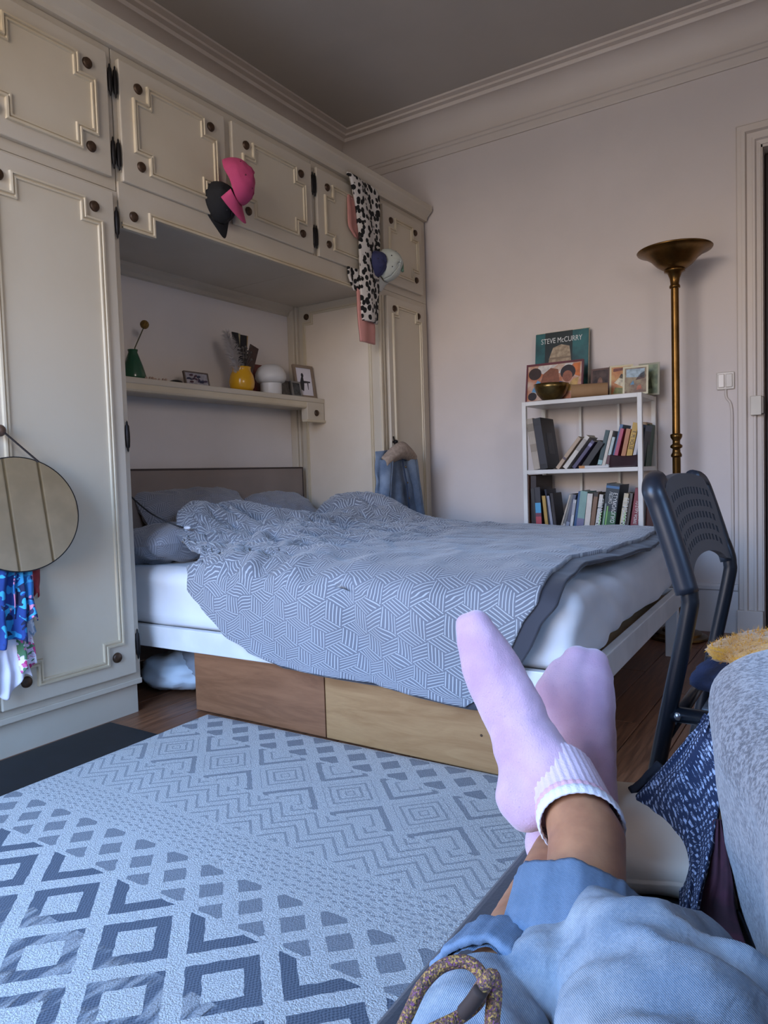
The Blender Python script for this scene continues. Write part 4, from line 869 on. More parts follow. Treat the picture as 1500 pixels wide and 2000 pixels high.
# ------------------------------------------------------------------ caps on the overhead cabinets
def cap(name, c, mw, r, hx, label, brimhx=None, button=None):
    """baseball cap: dome opening towards local -z, brim along local +x"""
    t = thing(name, c, label, 'cap'); cm = M(hx, .85, var=.10, scale=10, bmp=.15, bscale=250)
    def dome(u, v):
        a = u*2*math.pi; ph = v*math.pi/2; rr = r*(1+.05*math.cos(a)); k = 1+.02*math.cos(6*a)*math.sin(ph)
        return mw @ Vector((rr*math.cos(a)*math.cos(ph)*k, r*.88*math.sin(a)*math.cos(ph)*k, r*1.02*math.sin(ph)*(1-.05*math.cos(a))+.006*fbm((a, ph*3, r*50), 2)))
    d = B().grid(dome, 49, 16).obj('crown', cm, t, smooth=True, solid=.003)
    def brim(u, v):
        s = u*2-1; y = s*r*.90; x0 = r*1.03*math.sqrt(max(0, 1-(s*.90/.90)**2*.94)); x1 = x0*.55+r*(.25+.95*(1-abs(s)**2.6)); x1 = max(x1, x0)
        return mw @ Vector((x0+(x1-x0)*v, y, -.006-.030*s*s*v*1.2-.012*v))
    B().grid(brim, 30, 10).obj('brim', M(brimhx, .85) if brimhx else cm, t, smooth=True, solid=.004)
    B().ball(mw @ Vector((0, 0, r*1.02)), .007, 10, 6).obj('button', cm, t, smooth=True)
    for a in range(6):
        q = mw @ Vector((r*.66*math.cos(a*1.047+.5), r*.60*math.sin(a*1.047+.5), r*.74)); B().ball(q, .0035, 8, 5).obj('eyelet', M('5e1f35' if button else '2a2a30', .8), d)
    return t
# black cap: crown towards the room, brim down
mwb = Matrix.Translation((-2.120, 2.105, 1.925)) @ basis((0, 0, 0), (.05, .30, -1), (0, 1, .30))
cap('baseball_cap', (-2.09, 2.08, 1.79), mwb, .078, '101116', 'black baseball cap hanging behind the pink cap on the overhead cabinet', None)
mwp = Matrix.Translation((-2.040, 2.108, 1.985)) @ basis((0, 0, 0), (.10, .50, -.90), (-.55, .75, .38))
cap('baseball_cap', (-2.05, 2.12, 1.84), mwp, .088, 'b8436f', 'pink baseball cap hanging on the overhead cabinet door', None, True)
# white-green cap and blue cap near the scarf
mwc = Matrix.Translation((-2.085, 3.285, 1.935)) @ basis((0, 0, 0), (.05, -.45, -.9), (0, .9, -.45))
t = cap('trucker_cap', (-2.08, 3.29, 1.78), mwc, .088, 'c9cfc6', 'white and pale green cap hanging at the corner cabinet beside the scarf', 'c5c6c0')
b = B().tube([mwc @ Vector((.02, .05, .078)), mwc @ Vector((-.05, .062, .055)), mwc @ Vector((-.085, .03, .02))], .008, 8); b.obj('strap', M('6f8f7a', .8), t, smooth=True)
mwd = Matrix.Translation((-2.100, 3.195, 1.925)) @ basis((0, 0, 0), (.03, -.15, -1), (0, 1, -.15))
cap('baseball_cap', (-2.1, 3.19, 1.8), mwd, .068, '34375e', 'dark blue cap half hidden between the spotted scarf and the white cap')
# ------------------------------------------------------------------ scarves over the overhead cabinet
def spots():
    m, bs = new_mat('spotted_plush', .95); _, v = coord('Object')
    n = X.t.nodes.new('ShaderNodeTexVoronoi'); n.feature = 'F1'; n.inputs['Scale'].default_value = 42; n.inputs['Randomness'].default_value = .9; X.t.links.new(stretch(v, (.3, 1, .85)), n.inputs['Vector'])
    d = X(n.outputs['Distance'])+(noise_x(v, 30, 2)-.5)*.5; setc(bs, mixc(d.sm(.47, .52), srgb('141314'), srgb('cfc9c2'))); bump(bs, noise_x(v, 250, 2), .5, .004); return m
SP = spots(); ROSE = M('c98d84', .9, var=.05, bmp=.2, bscale=90)
def ribbon(name, path, m, label, cat, parent=None, th_=.008, n=8, seed=0):
    """path rows: (y0, y1, z, x) left edge, right edge"""
    P = cr(path, n); k = 22
    def f(u, v):
        r = P[min(len(P)-1, int(round(v*(len(P)-1))))]; y = r[0]+(r[1]-r[0])*u
        x = r[3]+.010*(1-(2*u-1)**2)+.010*math.sin(u*7+seed+r[2]*3)*.6+.006*fbm((y*12, r[2]*8, seed), 2); return (x, y, r[2]-.012*(1-u)*0)
    o = B().grid(f, k, len(P)).obj(name, m, parent, smooth=True, solid=th_, offset=1); return tag(o, label, cat) if label else o
t = thing('spotted_scarf', (-2.09, 3.12, 1.61), 'long black and white spotted plush scarf draped over the overhead cabinet door', 'scarf')
ribbon('front_length', [(2.975, 3.10, 2.325, -2.106), (2.985, 3.235, 2.30, -2.092), (3.025, 3.232, 2.18, -2.088), (3.045, 3.228, 2.05, -2.084), (3.045, 3.215, 1.92, -2.084), (3.042, 3.212, 1.80, -2.084), (3.052, 3.205, 1.70, -2.086), (3.062, 3.200, 1.612, -2.088)], SP, None, None, t, .014, 10)
ribbon('back_end', [(2.965, 3.06, 1.862, -2.106), (2.975, 3.06, 1.81, -2.106), (3.01, 3.07, 1.755, -2.110)], SP, None, None, t, .012, 10, 3)
t = thing('pink_scarf', (-2.1, 3.1, 1.5), 'dusty pink scarf hanging behind the spotted scarf on the cabinet', 'scarf')
ribbon('upper_fold', [(2.985, 3.06, 2.22, -2.110), (2.975, 3.08, 2.12, -2.108), (2.978, 3.08, 2.06, -2.108), (3.03, 3.09, 2.02, -2.108)], ROSE, None, None, t, .006, 8, 1)
ribbon('lower_length', [(3.03, 3.19, 1.86, -2.109), (3.035, 3.19, 1.75, -2.110), (3.045, 3.188, 1.62, -2.110), (3.052, 3.184, 1.505, -2.106)], ROSE, None, None, t, .010, 10, 2)
# ------------------------------------------------------------------ denim jacket on the corner wardrobe
def denim(name, a, b_, sc=1.0):
    m, bs = new_mat(name, .85); _, v = coord('Object'); n = noise_x(v, 9*sc, 5, .6); f = noise_x(v, 420, 2)
    (x, y, z), _o = coord('Object'); tw = ((x+y*1.1+z*.9)*3200).sin()
    setc(bs, mixc((n*.8+f*.2+tw*.05).sm(.3, .7), srgb(a), srgb(b_))); bump(bs, tw*.10+f*.4+noise_x(stretch(v, (1, .45, 1)), 20*sc, 3, .5, .5)*5, .35, .004); return m
DJ = denim('denim_mid', '8492a3', '536379'); JN = denim('denim_pale', '9aa3ac', '6c7c8d', 2.2); JC = denim('denim_cuff', '7488a0', '5a7088', 1.2)
t = thing('denim_jacket', (-2.06, 3.33, .5), 'blue denim jacket with beige fleece collar hanging on the corner wardrobe', 'jacket')
def jk(u, v):
    z = .955-v*.395; w0 = .145+.105*v; yc = 3.29+.030*v; y = yc+(u*2-1)*w0
    d = .055*(1-(2*u-1)**2)+.022*math.sin(u*16+1.5*math.sin(v*3))*(.3+.7*v)+.02*fbm((y*7, z*5, 3), 3)
    return (-2.098+max(.004, d), y, z+.02*(u-.5)*(1-v))
B().grid(jk, 60, 50).obj('body', DJ, t, smooth=True, solid=.006, offset=1)
def sl(y0, y1, z1, s_):
    def f(u, v):
        a = u*2*math.pi; r = .042-.010*v; y = y0+(y1-y0)*v; return (-2.055+r*.8*math.cos(a)+.012*v, y+r*math.sin(a)*(1+.1*math.sin(v*14)), .90-(.90-z1)*v+.006*fbm((a, v*6, s_), 2))
    return f
B().grid(sl(3.185, 3.125, .565, 1), 25, 30).obj('sleeve', DJ, t, smooth=True, solid=.004); B().grid(sl(3.43, 3.50, .56, 2), 25, 30).obj('sleeve', DJ, t, smooth=True, solid=.004)
def col(u, v):
    y = 3.145+u*.30; zt = .895+.085*math.sin(u*math.pi*.85+.15)+.02*u; z = zt-v*(.055+.03*math.sin(u*3)); return (-2.06+.030*math.sin(v*math.pi)+.02*math.sin(u*math.pi), y, z)
B().grid(col, 30, 12).obj('collar', M('b09b88', .98, var=.15, scale=60, bmp=1.0, bscale=110), t, smooth=True, solid=.016)
B().tube([(-2.035, 3.30, .93), (-2.022, 3.325, .78), (-2.020, 3.345, .62), (-2.02, 3.355, .57)], .004, 6).obj('placket', M('2a3850', .8), t, smooth=True)
for k in range(4): B().ball((-2.020, 3.318+.012*k, .86-.085*k), .006, 10, 6).obj('button', M('6b5a44', .4, .8), t, smooth=True)
B().tube([(-2.112, 3.352, 1.0), (-2.085, 3.34, .985), (-2.08, 3.32, .965)], .003, 6).obj('hanging_loop', M('3a3028', .8), t)

# ------------------------------------------------------------------ black metal chair facing right
CH = M('16191f', .32, .3, .05); CB = M('454649', .5, 0, .04)
t = thing('metal_chair', (-.05, 1.19, 0), 'black metal chair with a perforated plastic backrest at the foot of the bed', 'chair')
CY0, CY1 = 1.005, 1.375
def leg(y): return [(-.222, y, .785), (-.205, y, .725), (-.186, y, .675), (-.180, y, .648), (-.184, y, .610), (-.224, y, .408), (-.30, y, .003)]
for y in (CY0, CY1): B().tube(cr(leg(y), 6), .0112, 14).obj('leg', CH, t, smooth=True)
for y in (CY0, CY1): B().tube(cr([(.19, y, .485), (.205, y, .46), (.215, y, .40), (.24, y, .003)], 6), .0112, 14).obj('leg', CH, t, smooth=True)
for y in (CY0, CY1): B().tube([(-.205, y, .487), (.19, y, .487)], .0105, 12).obj('seat_rail', CH, t, smooth=True); 
for y in (CY0, CY1): B().ball((-.195, y, .487), (.008, .013, .008), 10, 6).obj('bolt', M('a8a9ac', .3, .9), t, smooth=True)
B().box((-.17, CY0+.012, .482), (.20, CY1-.012, .497)).obj('seat', CB, t, bevel=.005)
B().tube([(-.210, CY0, .46), (-.210, CY1, .46)], .009, 12).obj('stretcher', CH, t, smooth=True)
# backrest: curved sheet with five rows of slots, a tapering sleeve round each post
bk = B(); tilt = Vector((-.218+.180, 0, .785-.655)); NB = 14; slots = []
def bpos(s, h, o=0):   # s 0..1 across, h 0..1 up
    bow = -.010*(1-(2*s-1)**2); return Vector((-.186-.036*h+bow+o, CY0+(CY1-CY0)*s, .655+.138*h))
ss = [0]+[.10+.80*i/(2*NB) for i in range(2*NB+1)]+[1]; hs = [.0, .12]
for r in range(5): hs += [.16+.155*r, .16+.155*r+.085]
hs = sorted(set(hs+[.97, 1.02])); 
def lowcut(s): return .22*max(0, 1-((2*s-1)/.82)**2)**.5
V = {}; 
for off in (0, .011):
    for j, h in enumerate(hs):
        for i, s in enumerate(ss):
            hh = max(h, 0); lc = lowcut(s); h2 = lc+(1.02-lc)*hh/1.02
            p = bpos(s, h2, off); p.z += .012*math.sin(math.pi*s)*hh**3-.02*hh**6*(abs(2*s-1)**8); V[off, i, j] = len(bk.v); bk.v.append(tuple(p))
hole = lambda i, j: 1 <= i < len(ss)-2 and (i-1) % 2 == 1 and any(abs(hs[j]-(.16+.155*r)) < 1e-6 for r in range(5))
ni, nj = len(ss)-1, len(hs)-1
for j in range(nj):
    for i in range(ni):
        if hole(i, j): continue
        a = [V[0, i, j], V[0, i+1, j], V[0, i+1, j+1], V[0, i, j+1]]; c_ = [V[.011, i, j], V[.011, i+1, j], V[.011, i+1, j+1], V[.011, i, j+1]]
        bk.f += [tuple(a), tuple(c_[::-1])]
        for (di, dj, e) in ((-1, 0, (0, 3)), (1, 0, (1, 2)), (0, -1, (0, 1)), (0, 1, (3, 2))):
            x, y = i+di, j+dj
            if not (0 <= x < ni and 0 <= y < nj) or hole(x, y): bk.f.append((a[e[0]], a[e[1]], c_[e[1]], c_[e[0]]))
br = bk.obj('backrest', CB, t)
for y, sg in ((CY0, 1), (CY1, -1)):
    B().tube(cr([(-.183, y, .652), (-.196, y, .70), (-.216, y, .765), (-.224, y, .787), (-.228, y+sg*.02, .797), (-.232, y+sg*.05, .800)], 6), .0150 if sg > 0 else .0128, 16).obj('post_sleeve', M('1b1f27', .38, 0, .05), br, smooth=True)
# clothes left on the chair seat
def heap_cloth(name, c, r, m, label, cat, s, z0):
    q = B().ball((0, 0, 0), 1, 48, 30); vs = []
    for p in q.v:
        k = 1+.20*fbm((p[0]*1.4+s, p[1]*1.4, p[2]*1.4), 4); vs.append((c[0]+p[0]*r[0]*k, c[1]+p[1]*r[1]*k, max(z0, c[2]+p[2]*r[2]*k)))
    return tag(B().add(vs, q.f).obj(name, m, smooth=True), label, cat)
heap_cloth('navy_pullover', (-.085, 1.11, .520), (.105, .095, .035), M('1f2a48', .9, c2='141b30', scale=30, bmp=.5, bscale=120), 'navy knitted garment lying on the black chair seat', 'garment', 4, .4985)
def fuzz(name, hx, c2, sc=320):
    m, bs = new_mat(name, .98); _, v = coord('Object'); n = noise_x(v, sc, 3, .7); n2 = noise_x(v, 60, 4, .7)
    setc(bs, mixc((n*.75+n2*.25).sm(.40, .60), srgb(hx), srgb(c2))); bump(bs, n+n2*.4, .6, .003); bs.inputs['Sheen Weight'].default_value = .4; return m
def fur(o, n, length, m, name='pile', seed=1, up=.4):
    """short fibres standing on a mesh: one uncountable part"""
    rnd = random.Random(seed); me = o.data; fs = [f for f in me.polygons]; ws = [f.area for f in fs]; b = B()
    for f in rnd.choices(fs, ws, k=n):
        vs = [me.vertices[i].co for i in f.vertices]; w_ = [rnd.random() for _ in vs]; sw = sum(w_); p = sum((v*(a/sw) for v, a in zip(vs, w_)), Vector())
        d = (f.normal+Vector((rnd.gauss(0, .5), rnd.gauss(0, .5), rnd.gauss(0, .5)+up))).normalized()*length*rnd.uniform(.5, 1.2); sd = d.cross(Vector((rnd.random(), rnd.random(), rnd.random()))).normalized()*.0006
        b.add([p-sd, p+sd, p+d], [(0, 1, 2)])
    q = b.obj(name, m, o); q['kind'] = 'stuff'; return q
MUS = fuzz('mustard_plush', 'd3961a', 'b87a10')
o = heap_cloth('mustard_plush_scarf', (-.045, 1.125, .556), (.135, .085, .026), MUS, 'mustard yellow plush scarf on top of the chair seat clothes', 'scarf', 9, .535); fur(o, 2600, .008, MUS)
# ------------------------------------------------------------------ sofa the photographer lies on
SF = M('2b2d35', .9, var=.06, bmp=.2, bscale=260, sheen=.2); SZT = .365
t = thing('sofa', (.2, .1, 0), 'low dark grey sofa under the outstretched legs', 'sofa')
B().box((-.300, -.72, .05), (.56, .965, .24)).obj('base', SF, t, bevel=.015, seg=3)
B().box((-.337, -.72, .24), (.10, .985, SZT)).obj('seat_cushion', SF, t, bevel=.012, seg=4)
B().box((.10, -.72, .24), (.56, .975, .56)).obj('backrest', SF, t, bevel=.05, seg=5)
for x, y in ((-.24, -.66), (-.24, .90), (.48, -.66), (.48, .90)): B().lathe([(0, 0), (.018, 0), (.024, .05), (0, .05)], (x, y, 0), 16).obj('foot', M('2a2420', .5), t, smooth=True)
# cream cushion at the sofa end
def cush(c, hs, m, rotz, nm, label, cat, sd):
    vs, fs = rbox((0, 0, 0), hs, min(hs)*.95, 26, lambda p, n: .006*fbm((p.x*14+sd, p.y*14, p.z*14), 3)-.25*hs[2]*((p.x/hs[0])**4+(p.y/hs[1])**4)*(.6 if n.z > 0 else 0))
    mw = Matrix.Translation(c) @ Matrix.Rotation(R(rotz), 4, 'Z'); return tag(B().add([tuple(mw @ Vector(p)) for p in vs], fs).obj(nm, m, smooth=True), label, cat)
cush((-.180, .868, SZT+.0215), (.118, .112, .021), M('d9cfbe', .85, var=.05, bmp=.2, bscale=40), 18, 'cream_cushion', 'flat cream cushion beneath the crossed feet at the sofa end', 'cushion', 2)
# ------------------------------------------------------------------ grey wool coat heaped over the sofa back
WOOL = fuzz('grey_wool', '8d8d90', '4d4e54', 230)
fp = cr([(.50, .95), (.30, .955), (.05, .945), (-.075, .905), (-.128, .835), (-.112, .755), (-.090, .675), (-.068, .60), (-.040, .50), (-.01, .38), (.02, .2), (.03, -.1)], 7)
def wool(u, v):
    x, y = fp[min(len(fp)-1, int(round(u*(len(fp)-1))))]; i = min(len(fp)-2, int(round(u*(len(fp)-1)))); tx, ty = fp[i+1]-fp[i]; L = math.hypot(tx, ty) or 1; nx, ny = ty/L, -tx/L
    if nx*(.25-x)+ny*(.4-y) > 0: nx, ny = -nx, -ny
    ztop = .612+.012*math.sin(u*7)
    if v < .55: h = v/.55; z = .372+(ztop-.05-.372)*h; o = -.024*(1-h)
    elif v < .8: a = (v-.55)/.25*math.pi/2; z = ztop-.05+.05*math.sin(a); o = -.05*(1-math.cos(a))
    else: z = ztop+.006*math.sin((v-.8)*15); o = -.05-.12*(v-.8)/.2
    o += .006*fbm((x*9+y*7, z*8, 2), 3)+.004*math.sin(y*30+z*9)
    return (x+nx*o, y+ny*o, z)
gc = B().grid(wool, len(fp), 44).obj('wool_coat', WOOL, smooth=True, solid=.008, offset=-1)
tag(gc, 'light grey felted wool coat draped over the sofa back', 'coat')
# ------------------------------------------------------------------ navy tweed coat
def tweed():
    m, bs = new_mat('navy_tweed', .95); (u, v, _), _o = coord('UV'); _, vec = coord('Object')
    wv = noise_x(vec, 60, 2)-.5; f = 300; a = ((u+wv*.004)*f).fr(); b_ = ((v+wv*.004)*f).fr(); ck = (((u*f).fl()+(v*f).fl())*.5).fr().gt(.25)
    d = (a-.5).abs().max((b_-.5).abs()); n = noise_x(vec, 240, 2).sm(.35, .6); k = ck*d.lt(.40)*n
    setc(bs, mixc(k, srgb('1f2a44'), srgb('a9b4cc'))); bump(bs, k+noise_x(vec, 300, 2)*.5, .6, .003); return m
TW = tweed()
def patch(name, Lp, Rp, m, fold, nu, nv, parent=None, solid=.006, sd=0, flip=1):
    Lq = cr([at(*p) for p in Lp], 8); Rq = cr([at(*p) for p in Rp], 8); n = len(Lq); vs = []; uvs = []
    for j in range(nv):
        k = j/(nv-1)*(n-1); i0 = min(n-2, int(k)); f = k-i0; a = Lq[i0]*(1-f)+Lq[i0+1]*f; b_ = Rq[i0]*(1-f)+Rq[i0+1]*f
        for i in range(nu):
            u = i/(nu-1); p = Vector(a*(1-u)+b_*u); d = fold*math.sin(u*math.pi)*(.6+.7*math.sin(u*11+sd+j/nv*3))+.4*fold*fbm((u*3+sd, j/nv*4, sd), 3)
            p += (Vector((0, 0, H))-p).normalized()*d; vs.append(p); uvs.append((p.dot(Vector((.83, .55, .1))), p.dot(Vector((.25, -.45, .86)))))
    b = B().add(vs, [(j*nu+i, j*nu+i+1, (j+1)*nu+i+1, (j+1)*nu+i) for j in range(nv-1) for i in range(nu-1)])
    return b.obj(name, m, parent, smooth=True, uv=uvs, solid=solid, offset=flip)
t = thing('tweed_coat', (-.16, .84, .37), 'navy and white flecked tweed coat slumped beside the grey wool coat', 'coat')
patch('shell', [(1378, 1400, .885), (1300, 1490, .90), (1216, 1590, .905), (1272, 1625, .850), (1322, 1690, .785), (1326, 1760, .725), (1330, 1800, .70)], [(1398, 1392, .865), (1404, 1440, .845), (1408, 1500, .82), (1402, 1580, .785), (1386, 1660, .738), (1368, 1740, .695), (1352, 1820, .655)], TW, .010, 40, 70, t, .005, 1)
patch('lining', [(1213, 1588, .915), (1250, 1612, .895), (1290, 1640, .865), (1325, 1700, .825)], [(1228, 1592, .905), (1268, 1632, .87), (1302, 1668, .845), (1330, 1712, .815)], M('14151f', .8), .004, 10, 24, t, .008, 2)
patch('collar_edge', [(1228, 1540, .925), (1262, 1515, .925), (1290, 1490, .915)], [(1240, 1560, .918), (1275, 1530, .915), (1300, 1500, .91)], M('1a1c26', .8), .003, 8, 16, t, .006, 3)
tag(patch('maroon_lining', [(1400, 1600, .775), (1382, 1710, .725), (1356, 1790, .70), (1372, 1880, .645), (1420, 1995, .565)], [(1408, 1600, .77), (1430, 1710, .712), (1440, 1790, .69), (1470, 1880, .625), (1510, 1995, .555)], M('4a2230', .9, c2='2c1820', scale=30, bmp=.3), .004, 20, 40, None, .006, 4), 'dark maroon cloth showing between the tweed coat and the grey wool coat', 'cloth')

# ------------------------------------------------------------------ the photographer's legs, ankles crossed
pe = thing('person', (-.05, .0, SZT), 'person lying on the sofa, legs outstretched in pale jeans and pink socks', 'person')
def skin():
    m, bs = new_mat('skin', .5); _, v = coord('Object'); n = noise_x(v, 30, 4); setc(bs, mixc(n.sm(.3, .75), srgb('ad7a58'), srgb('96654a')))
    bs.inputs['Subsurface Weight'].default_value = .12; bs.inputs['Subsurface Radius'].default_value = (.01, .004, .002); bump(bs, noise_x(v, 180, 3), .15, .001); return m
SK = skin(); A = at
hipR, kneeR, hipL, kneeL = Vector((.02, -.02, .47)), Vector((-.070, .400, .455)), Vector((-.12, -.02, .445)), Vector((-.160, .28, .405))
RA, RS1, RS2 = A(1108, 1545, .785), A(1146, 1640, .73), A(1142, 1795, .652)
LA, LS1, LS2 = A(1110, 1625, .86), A(1072, 1735, .755), A(1000, 1880, .625)
jR0, jR1, jR2 = A(1138, 1828, .638), A(1205, 1905, .575), A(1275, 1995, .495)
jL0, jL1 = A(960, 1945, .585), A(932, 2060, .505)
body = [(A(1015, 1555, .805), .024, RA, .029), (RA, .030, RS1, .039), (RS1, .039, RS2, .037), (RS2, .035, jR2, .036), (jR2, .040, kneeR, .045), (kneeR, .046, hipR, .07),
        (A(1003, 1400, .845), .022, RA, .026), (A(1140, 1440, .935), .022, LA, .026), (A(1150, 1560, .905), .026, LA, .027),
        (LA, .029, LS1, .035), (LS1, .035, LS2, .036), (LS2, .034, jL1, .034), (jL1, .034, kneeL, .042), (kneeL, .044, hipL, .07), (hipR, .09, hipL, .09), (hipR, .09, Vector((-.055, -.15, .52)), .12), (hipL, .09, Vector((-.055, -.15, .52)), .12)]
blob('body', body, SK, pe, .005, 6)
def sockmat():
    m, bs = new_mat('pink_sock', .95); _, v = coord('Object'); n = noise_x(v, 500, 2); n2 = noise_x(v, 14, 3); k = mixc(n2.sm(.3, .75), srgb('c9a6b8'), srgb('b791a5')); k = mixc(n.sm(.62, .72)*.5, k, srgb('a58a9c')); setc(bs, k)
    bs.inputs['Sheen Weight'].default_value = .5; bump(bs, n, .5, .0015); return m
SO = sockmat(); SWH = M('dcd8de', .95, var=.04, bmp=.3, bscale=500); SPK = M('d6a9b2', .95, bmp=.3, bscale=500)
wr = lambda p, n: p+n*(.0018*fbm((p.x*30, p.y*30, p.z*30), 3))
rf = [(A(916, 1222, .892), .0165, A(940, 1300, .872), .026), (A(932, 1218, .885), .018, A(960, 1300, .866), .029), (A(950, 1240, .880), .016, A(978, 1310, .862), .027),
      (A(940, 1300, .872), .026, A(985, 1400, .850), .026), (A(965, 1305, .866), .030, A(1005, 1395, .845), .030), (A(978, 1310, .862), .027, A(1025, 1395, .838), .026),
      (A(1005, 1395, .845), .030, A(1060, 1490, .815), .036), (A(990, 1400, .850), .025, A(1015, 1500, .825), .026), (A(1015, 1500, .825), .026, A(1018, 1560, .805), .0285), (A(1018, 1560, .805), .0285, A(1030, 1575, .800), .028),
      (A(1060, 1490, .815), .036, RA, .0365), (A(1028, 1570, .803), .029, RA, .034), (RA, .0365, A(1122, 1572, .772), .037)]
sk = blob('sock', rf, SO, pe, .004, 7, wr); sk['label'] = 'pink sock on the crossed-over right foot'
lf_ = [(A(1098, 1312, .985), .019, A(1078, 1350, .968), .024), (A(1128, 1290, .990), .021, A(1115, 1350, .965), .031), (A(1158, 1294, .990), .021, A(1150, 1350, .965), .032), (A(1172, 1318, .985), .018, A(1168, 1380, .958), .023),
       (A(1078, 1350, .968), .024, A(1105, 1440, .945), .027), (A(1115, 1350, .965), .032, A(1130, 1440, .94), .034), (A(1150, 1350, .965), .032, A(1148, 1440, .938), .036), (A(1168, 1380, .958), .023, A(1163, 1470, .93), .027),
       (A(1130, 1440, .94), .034, LA, .034), (A(1150, 1440, .938), .034, A(1152, 1570, .90), .034), (A(1152, 1570, .90), .032, LA, .033), (LA, .035, A(1085, 1652, .835), .036)]
sl_ = blob('sock', lf_, SO, pe, .004, 7, wr); sl_['label'] = 'pink sock on the left foot behind the crossed ankle'
def ring(name, c, ax, prof, m, parent, n=120, rfun=None, ell_=(1, 1), up=None, cap=False):
    """band round an axis; prof rows (s along axis, radius)"""
    c, ax = Vector(c), Vector(ax).normalized(); u = (up or Vector((0, 0, 1))); u = (u-ax*u.dot(ax)).normalized(); v = ax.cross(u); vs = []; k = len(prof)
    for i in range(n):
        a = 2*math.pi*i/n
        for j, (s, r) in enumerate(prof):
            rr, ds = rfun(a, j/(k-1)) if rfun else (1, 0); vs.append(c+ax*(s+ds)+(u*math.cos(a)*ell_[0]+v*math.sin(a)*ell_[1])*r*rr)
    return B().add(vs, [(i*k+j, ((i+1) % n)*k+j, ((i+1) % n)*k+j+1, i*k+j+1) for i in range(n) for j in range(k-1)]).obj(name, m, parent, smooth=True)
axR = (RS1-RA).normalized()
rib = lambda a, f: (1+.018*math.cos(34*a), .010*math.cos(a+2.2))
ring('ribbed_cuff', RA, axR, [(-.034, .033), (-.026, .0370), (.005, .0392), (.030, .0405), (.033, .0412), (.033, .040)], M('d3bcc8', .95, bmp=.3, bscale=400), sk, rfun=rib)
ring('pink_band', RA, axR, [(.029, .0413), (.031, .0420), (.036, .0424), (.038, .041)], SPK, sk, rfun=lambda a, f: (1+.02*math.cos(34*a), .012*math.cos(a+2.2)))
ring('white_edge', RA, axR, [(.036, .041), (.037, .0428), (.042, .0434), (.047, .0432), (.049, .0420), (.046, .040)], SWH, sk, rfun=lambda a, f: (1+.012*math.cos(34*a)+.03*math.cos(a), .012*math.cos(a+2.2)))
axL = (LS1-LA).normalized()
ring('ribbed_cuff', LA, axL, [(.0, .036), (.01, .0385), (.035, .0400), (.045, .0415), (.050, .041), (.05, .039)], M('d3bcc8', .95, bmp=.3, bscale=400), sl_, rfun=rib)
# toe seam
q0, q1 = A(898, 1238, .880), A(972, 1252, .866); B().tube(cr([A(897, 1246, .884), A(912, 1240, .8705), A(935, 1238, .8625), A(958, 1246, .8625), A(972, 1262, .866)], 6),   .0009, 6).obj('toe_seam', M('d9c3d0', .9), sk, smooth=True)
# loose pale jeans with rolled cuffs
def crease(p, n):
    k = min(1, min((p-jR0).length, (p-jL0).length)/.15); s = p.y*30+p.x*26
    d = .006*math.sin(s+4*fbm((p.x*7, p.y*7, p.z*7), 3))+.026*(.42-abs(fbm((p.x*7+3, p.y*9, p.z*7), 3)))+.004*fbm((p.x*22, p.y*22, p.z*22+5), 3)
    d *= .12+.88*k
    return p+n*d
jR00 = jR0.lerp(jR1, .45); jL00 = jL0.lerp(jL1, .25)
jc = [(jR00, .047, jR1, .052), (A(1262, 1880, .580), .032, A(1315, 1905, .555), .038), (A(1315, 1905, .555), .038, A(1395, 2010, .475), .046), (jR1, .056, jR2, .062), (jR2, .063, kneeR, .070), (kneeR, .072, hipR, .095),
      (A(1095, 1870, .590), .032, A(1085, 1940, .555), .042), (jL00, .038, jL1, .047), (jL1, .048, kneeL, .056), (kneeL, .058, hipL, .088), (hipR, .11, hipL, .11), (hipR, .11, Vector((-.055, -.13, .50)), .125), (hipL, .11, Vector((-.055, -.13, .50)), .125)]
jn = blob('jeans', jc, JN, pe, .005, 5, crease); jn['label'] = 'loose pale blue denim jeans'
axj = (jR0-RS1).normalized(); axl = (jL0-LS1).normalized()
def cuffr(s):
    return lambda a, f: (1+.06*math.sin(2*a+s)+.05*fbm((math.cos(a)*1.5+s, math.sin(a)*1.5, f), 2)+.05*fbm((math.cos(a)*5+s, math.sin(a)*5, f*1.5), 3), .012*math.cos(a+s)+.006*fbm((math.cos(a)*2, math.sin(a)*2+s, 1), 2))
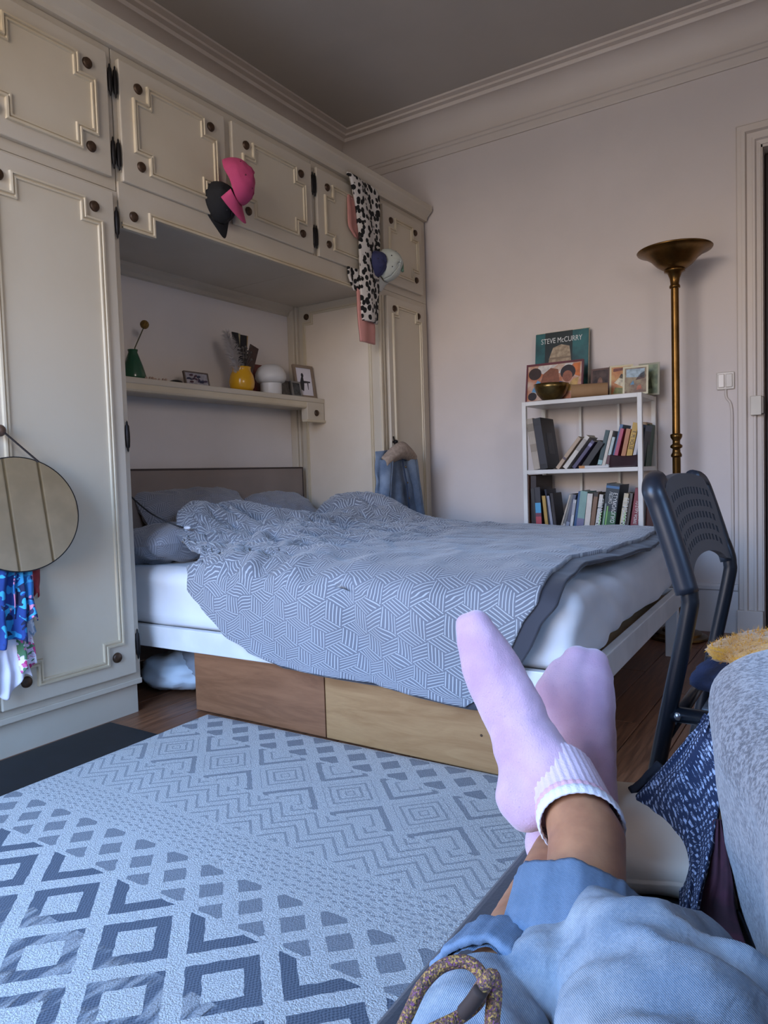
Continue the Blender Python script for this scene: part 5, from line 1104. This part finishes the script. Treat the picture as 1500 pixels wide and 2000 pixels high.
cprof = [(.030, .054), (-.022, .052), (-.029, .0545), (-.030, .0575), (-.026, .0595), (-.012, .0605), (.006, .0625), (.024, .0650), (.029, .0645), (.031, .060), (.028, .056)]
cf = ring('rolled_cuff', jR0-axj*.002, axj, [(s_*1.25, r*1.03) for s_, r in cprof], JC, jn, 140, cuffr(.6), (.92, 1.06)); cf['label'] = 'darker rolled-up cuff'
cf2 = ring('rolled_cuff', jL0-axl*.004, axl, [(s_*.85, r*.82) for s_, r in cprof], JC, jn, 140, cuffr(2.5), (.95, 1.05)); cf2['label'] = 'darker rolled-up cuff'
B().tube(cr([A(1040, 1745, .638), A(1052, 1780, .612), A(1066, 1820, .598), A(1085, 1855, .590)], 6), .0034, 8).obj('inseam', M('8f9aa0', .8, bmp=.4, bscale=300), cf, smooth=True)
# ------------------------------------------------------------------ braided cord loop in the foreground
def cordmat():
    m, bs = new_mat('braided_cord', .8); _, v = coord('Object'); n = noise_x(v, 700, 1, .3); n2 = noise_x(v, 820, 1, .3, .5); n3 = noise_x(v, 600, 1, .3)
    k = mixc(n.sm(.52, .56), srgb('6b4f3c'), srgb('b08a48')); k = mixc(n2.sm(.58, .62), k, srgb('7a4a6a')); k = mixc(n3.sm(.6, .64), k, srgb('4a3a34')); setc(bs, k); bump(bs, n+n2, .6, .002); return m
CO = cordmat(); t = thing('braided_cord', at(890, 1960, .40), 'braided brown and yellow cord loop lying on the left jeans leg', 'cord')
Lp = [(775, 2030, .40), (800, 1975, .40), (825, 1925, .405), (862, 1888, .41), (905, 1878, .41), (935, 1895, .405), (945, 1925, .40), (935, 1955, .395), (900, 1985, .39), (850, 2010, .385), (800, 2035, .38)]
B().tube(cr([A(*p) for p in Lp], 8), .0036, 10).obj('loop', CO, t, smooth=True)
B().tube(cr([A(925, 1955, .385), A(945, 1925, .383), A(962, 1908, .385), A(966, 1940, .384), A(962, 1985, .382), A(960, 2040, .38)], 8), .0042, 10).obj('tail', CO, t, smooth=True)
B().tube(cr([A(905, 1978, .384), A(922, 1958, .381), A(938, 1935, .379)], 6), .0040, 10).obj('knot', M('3a2c26', .8), t, smooth=True)
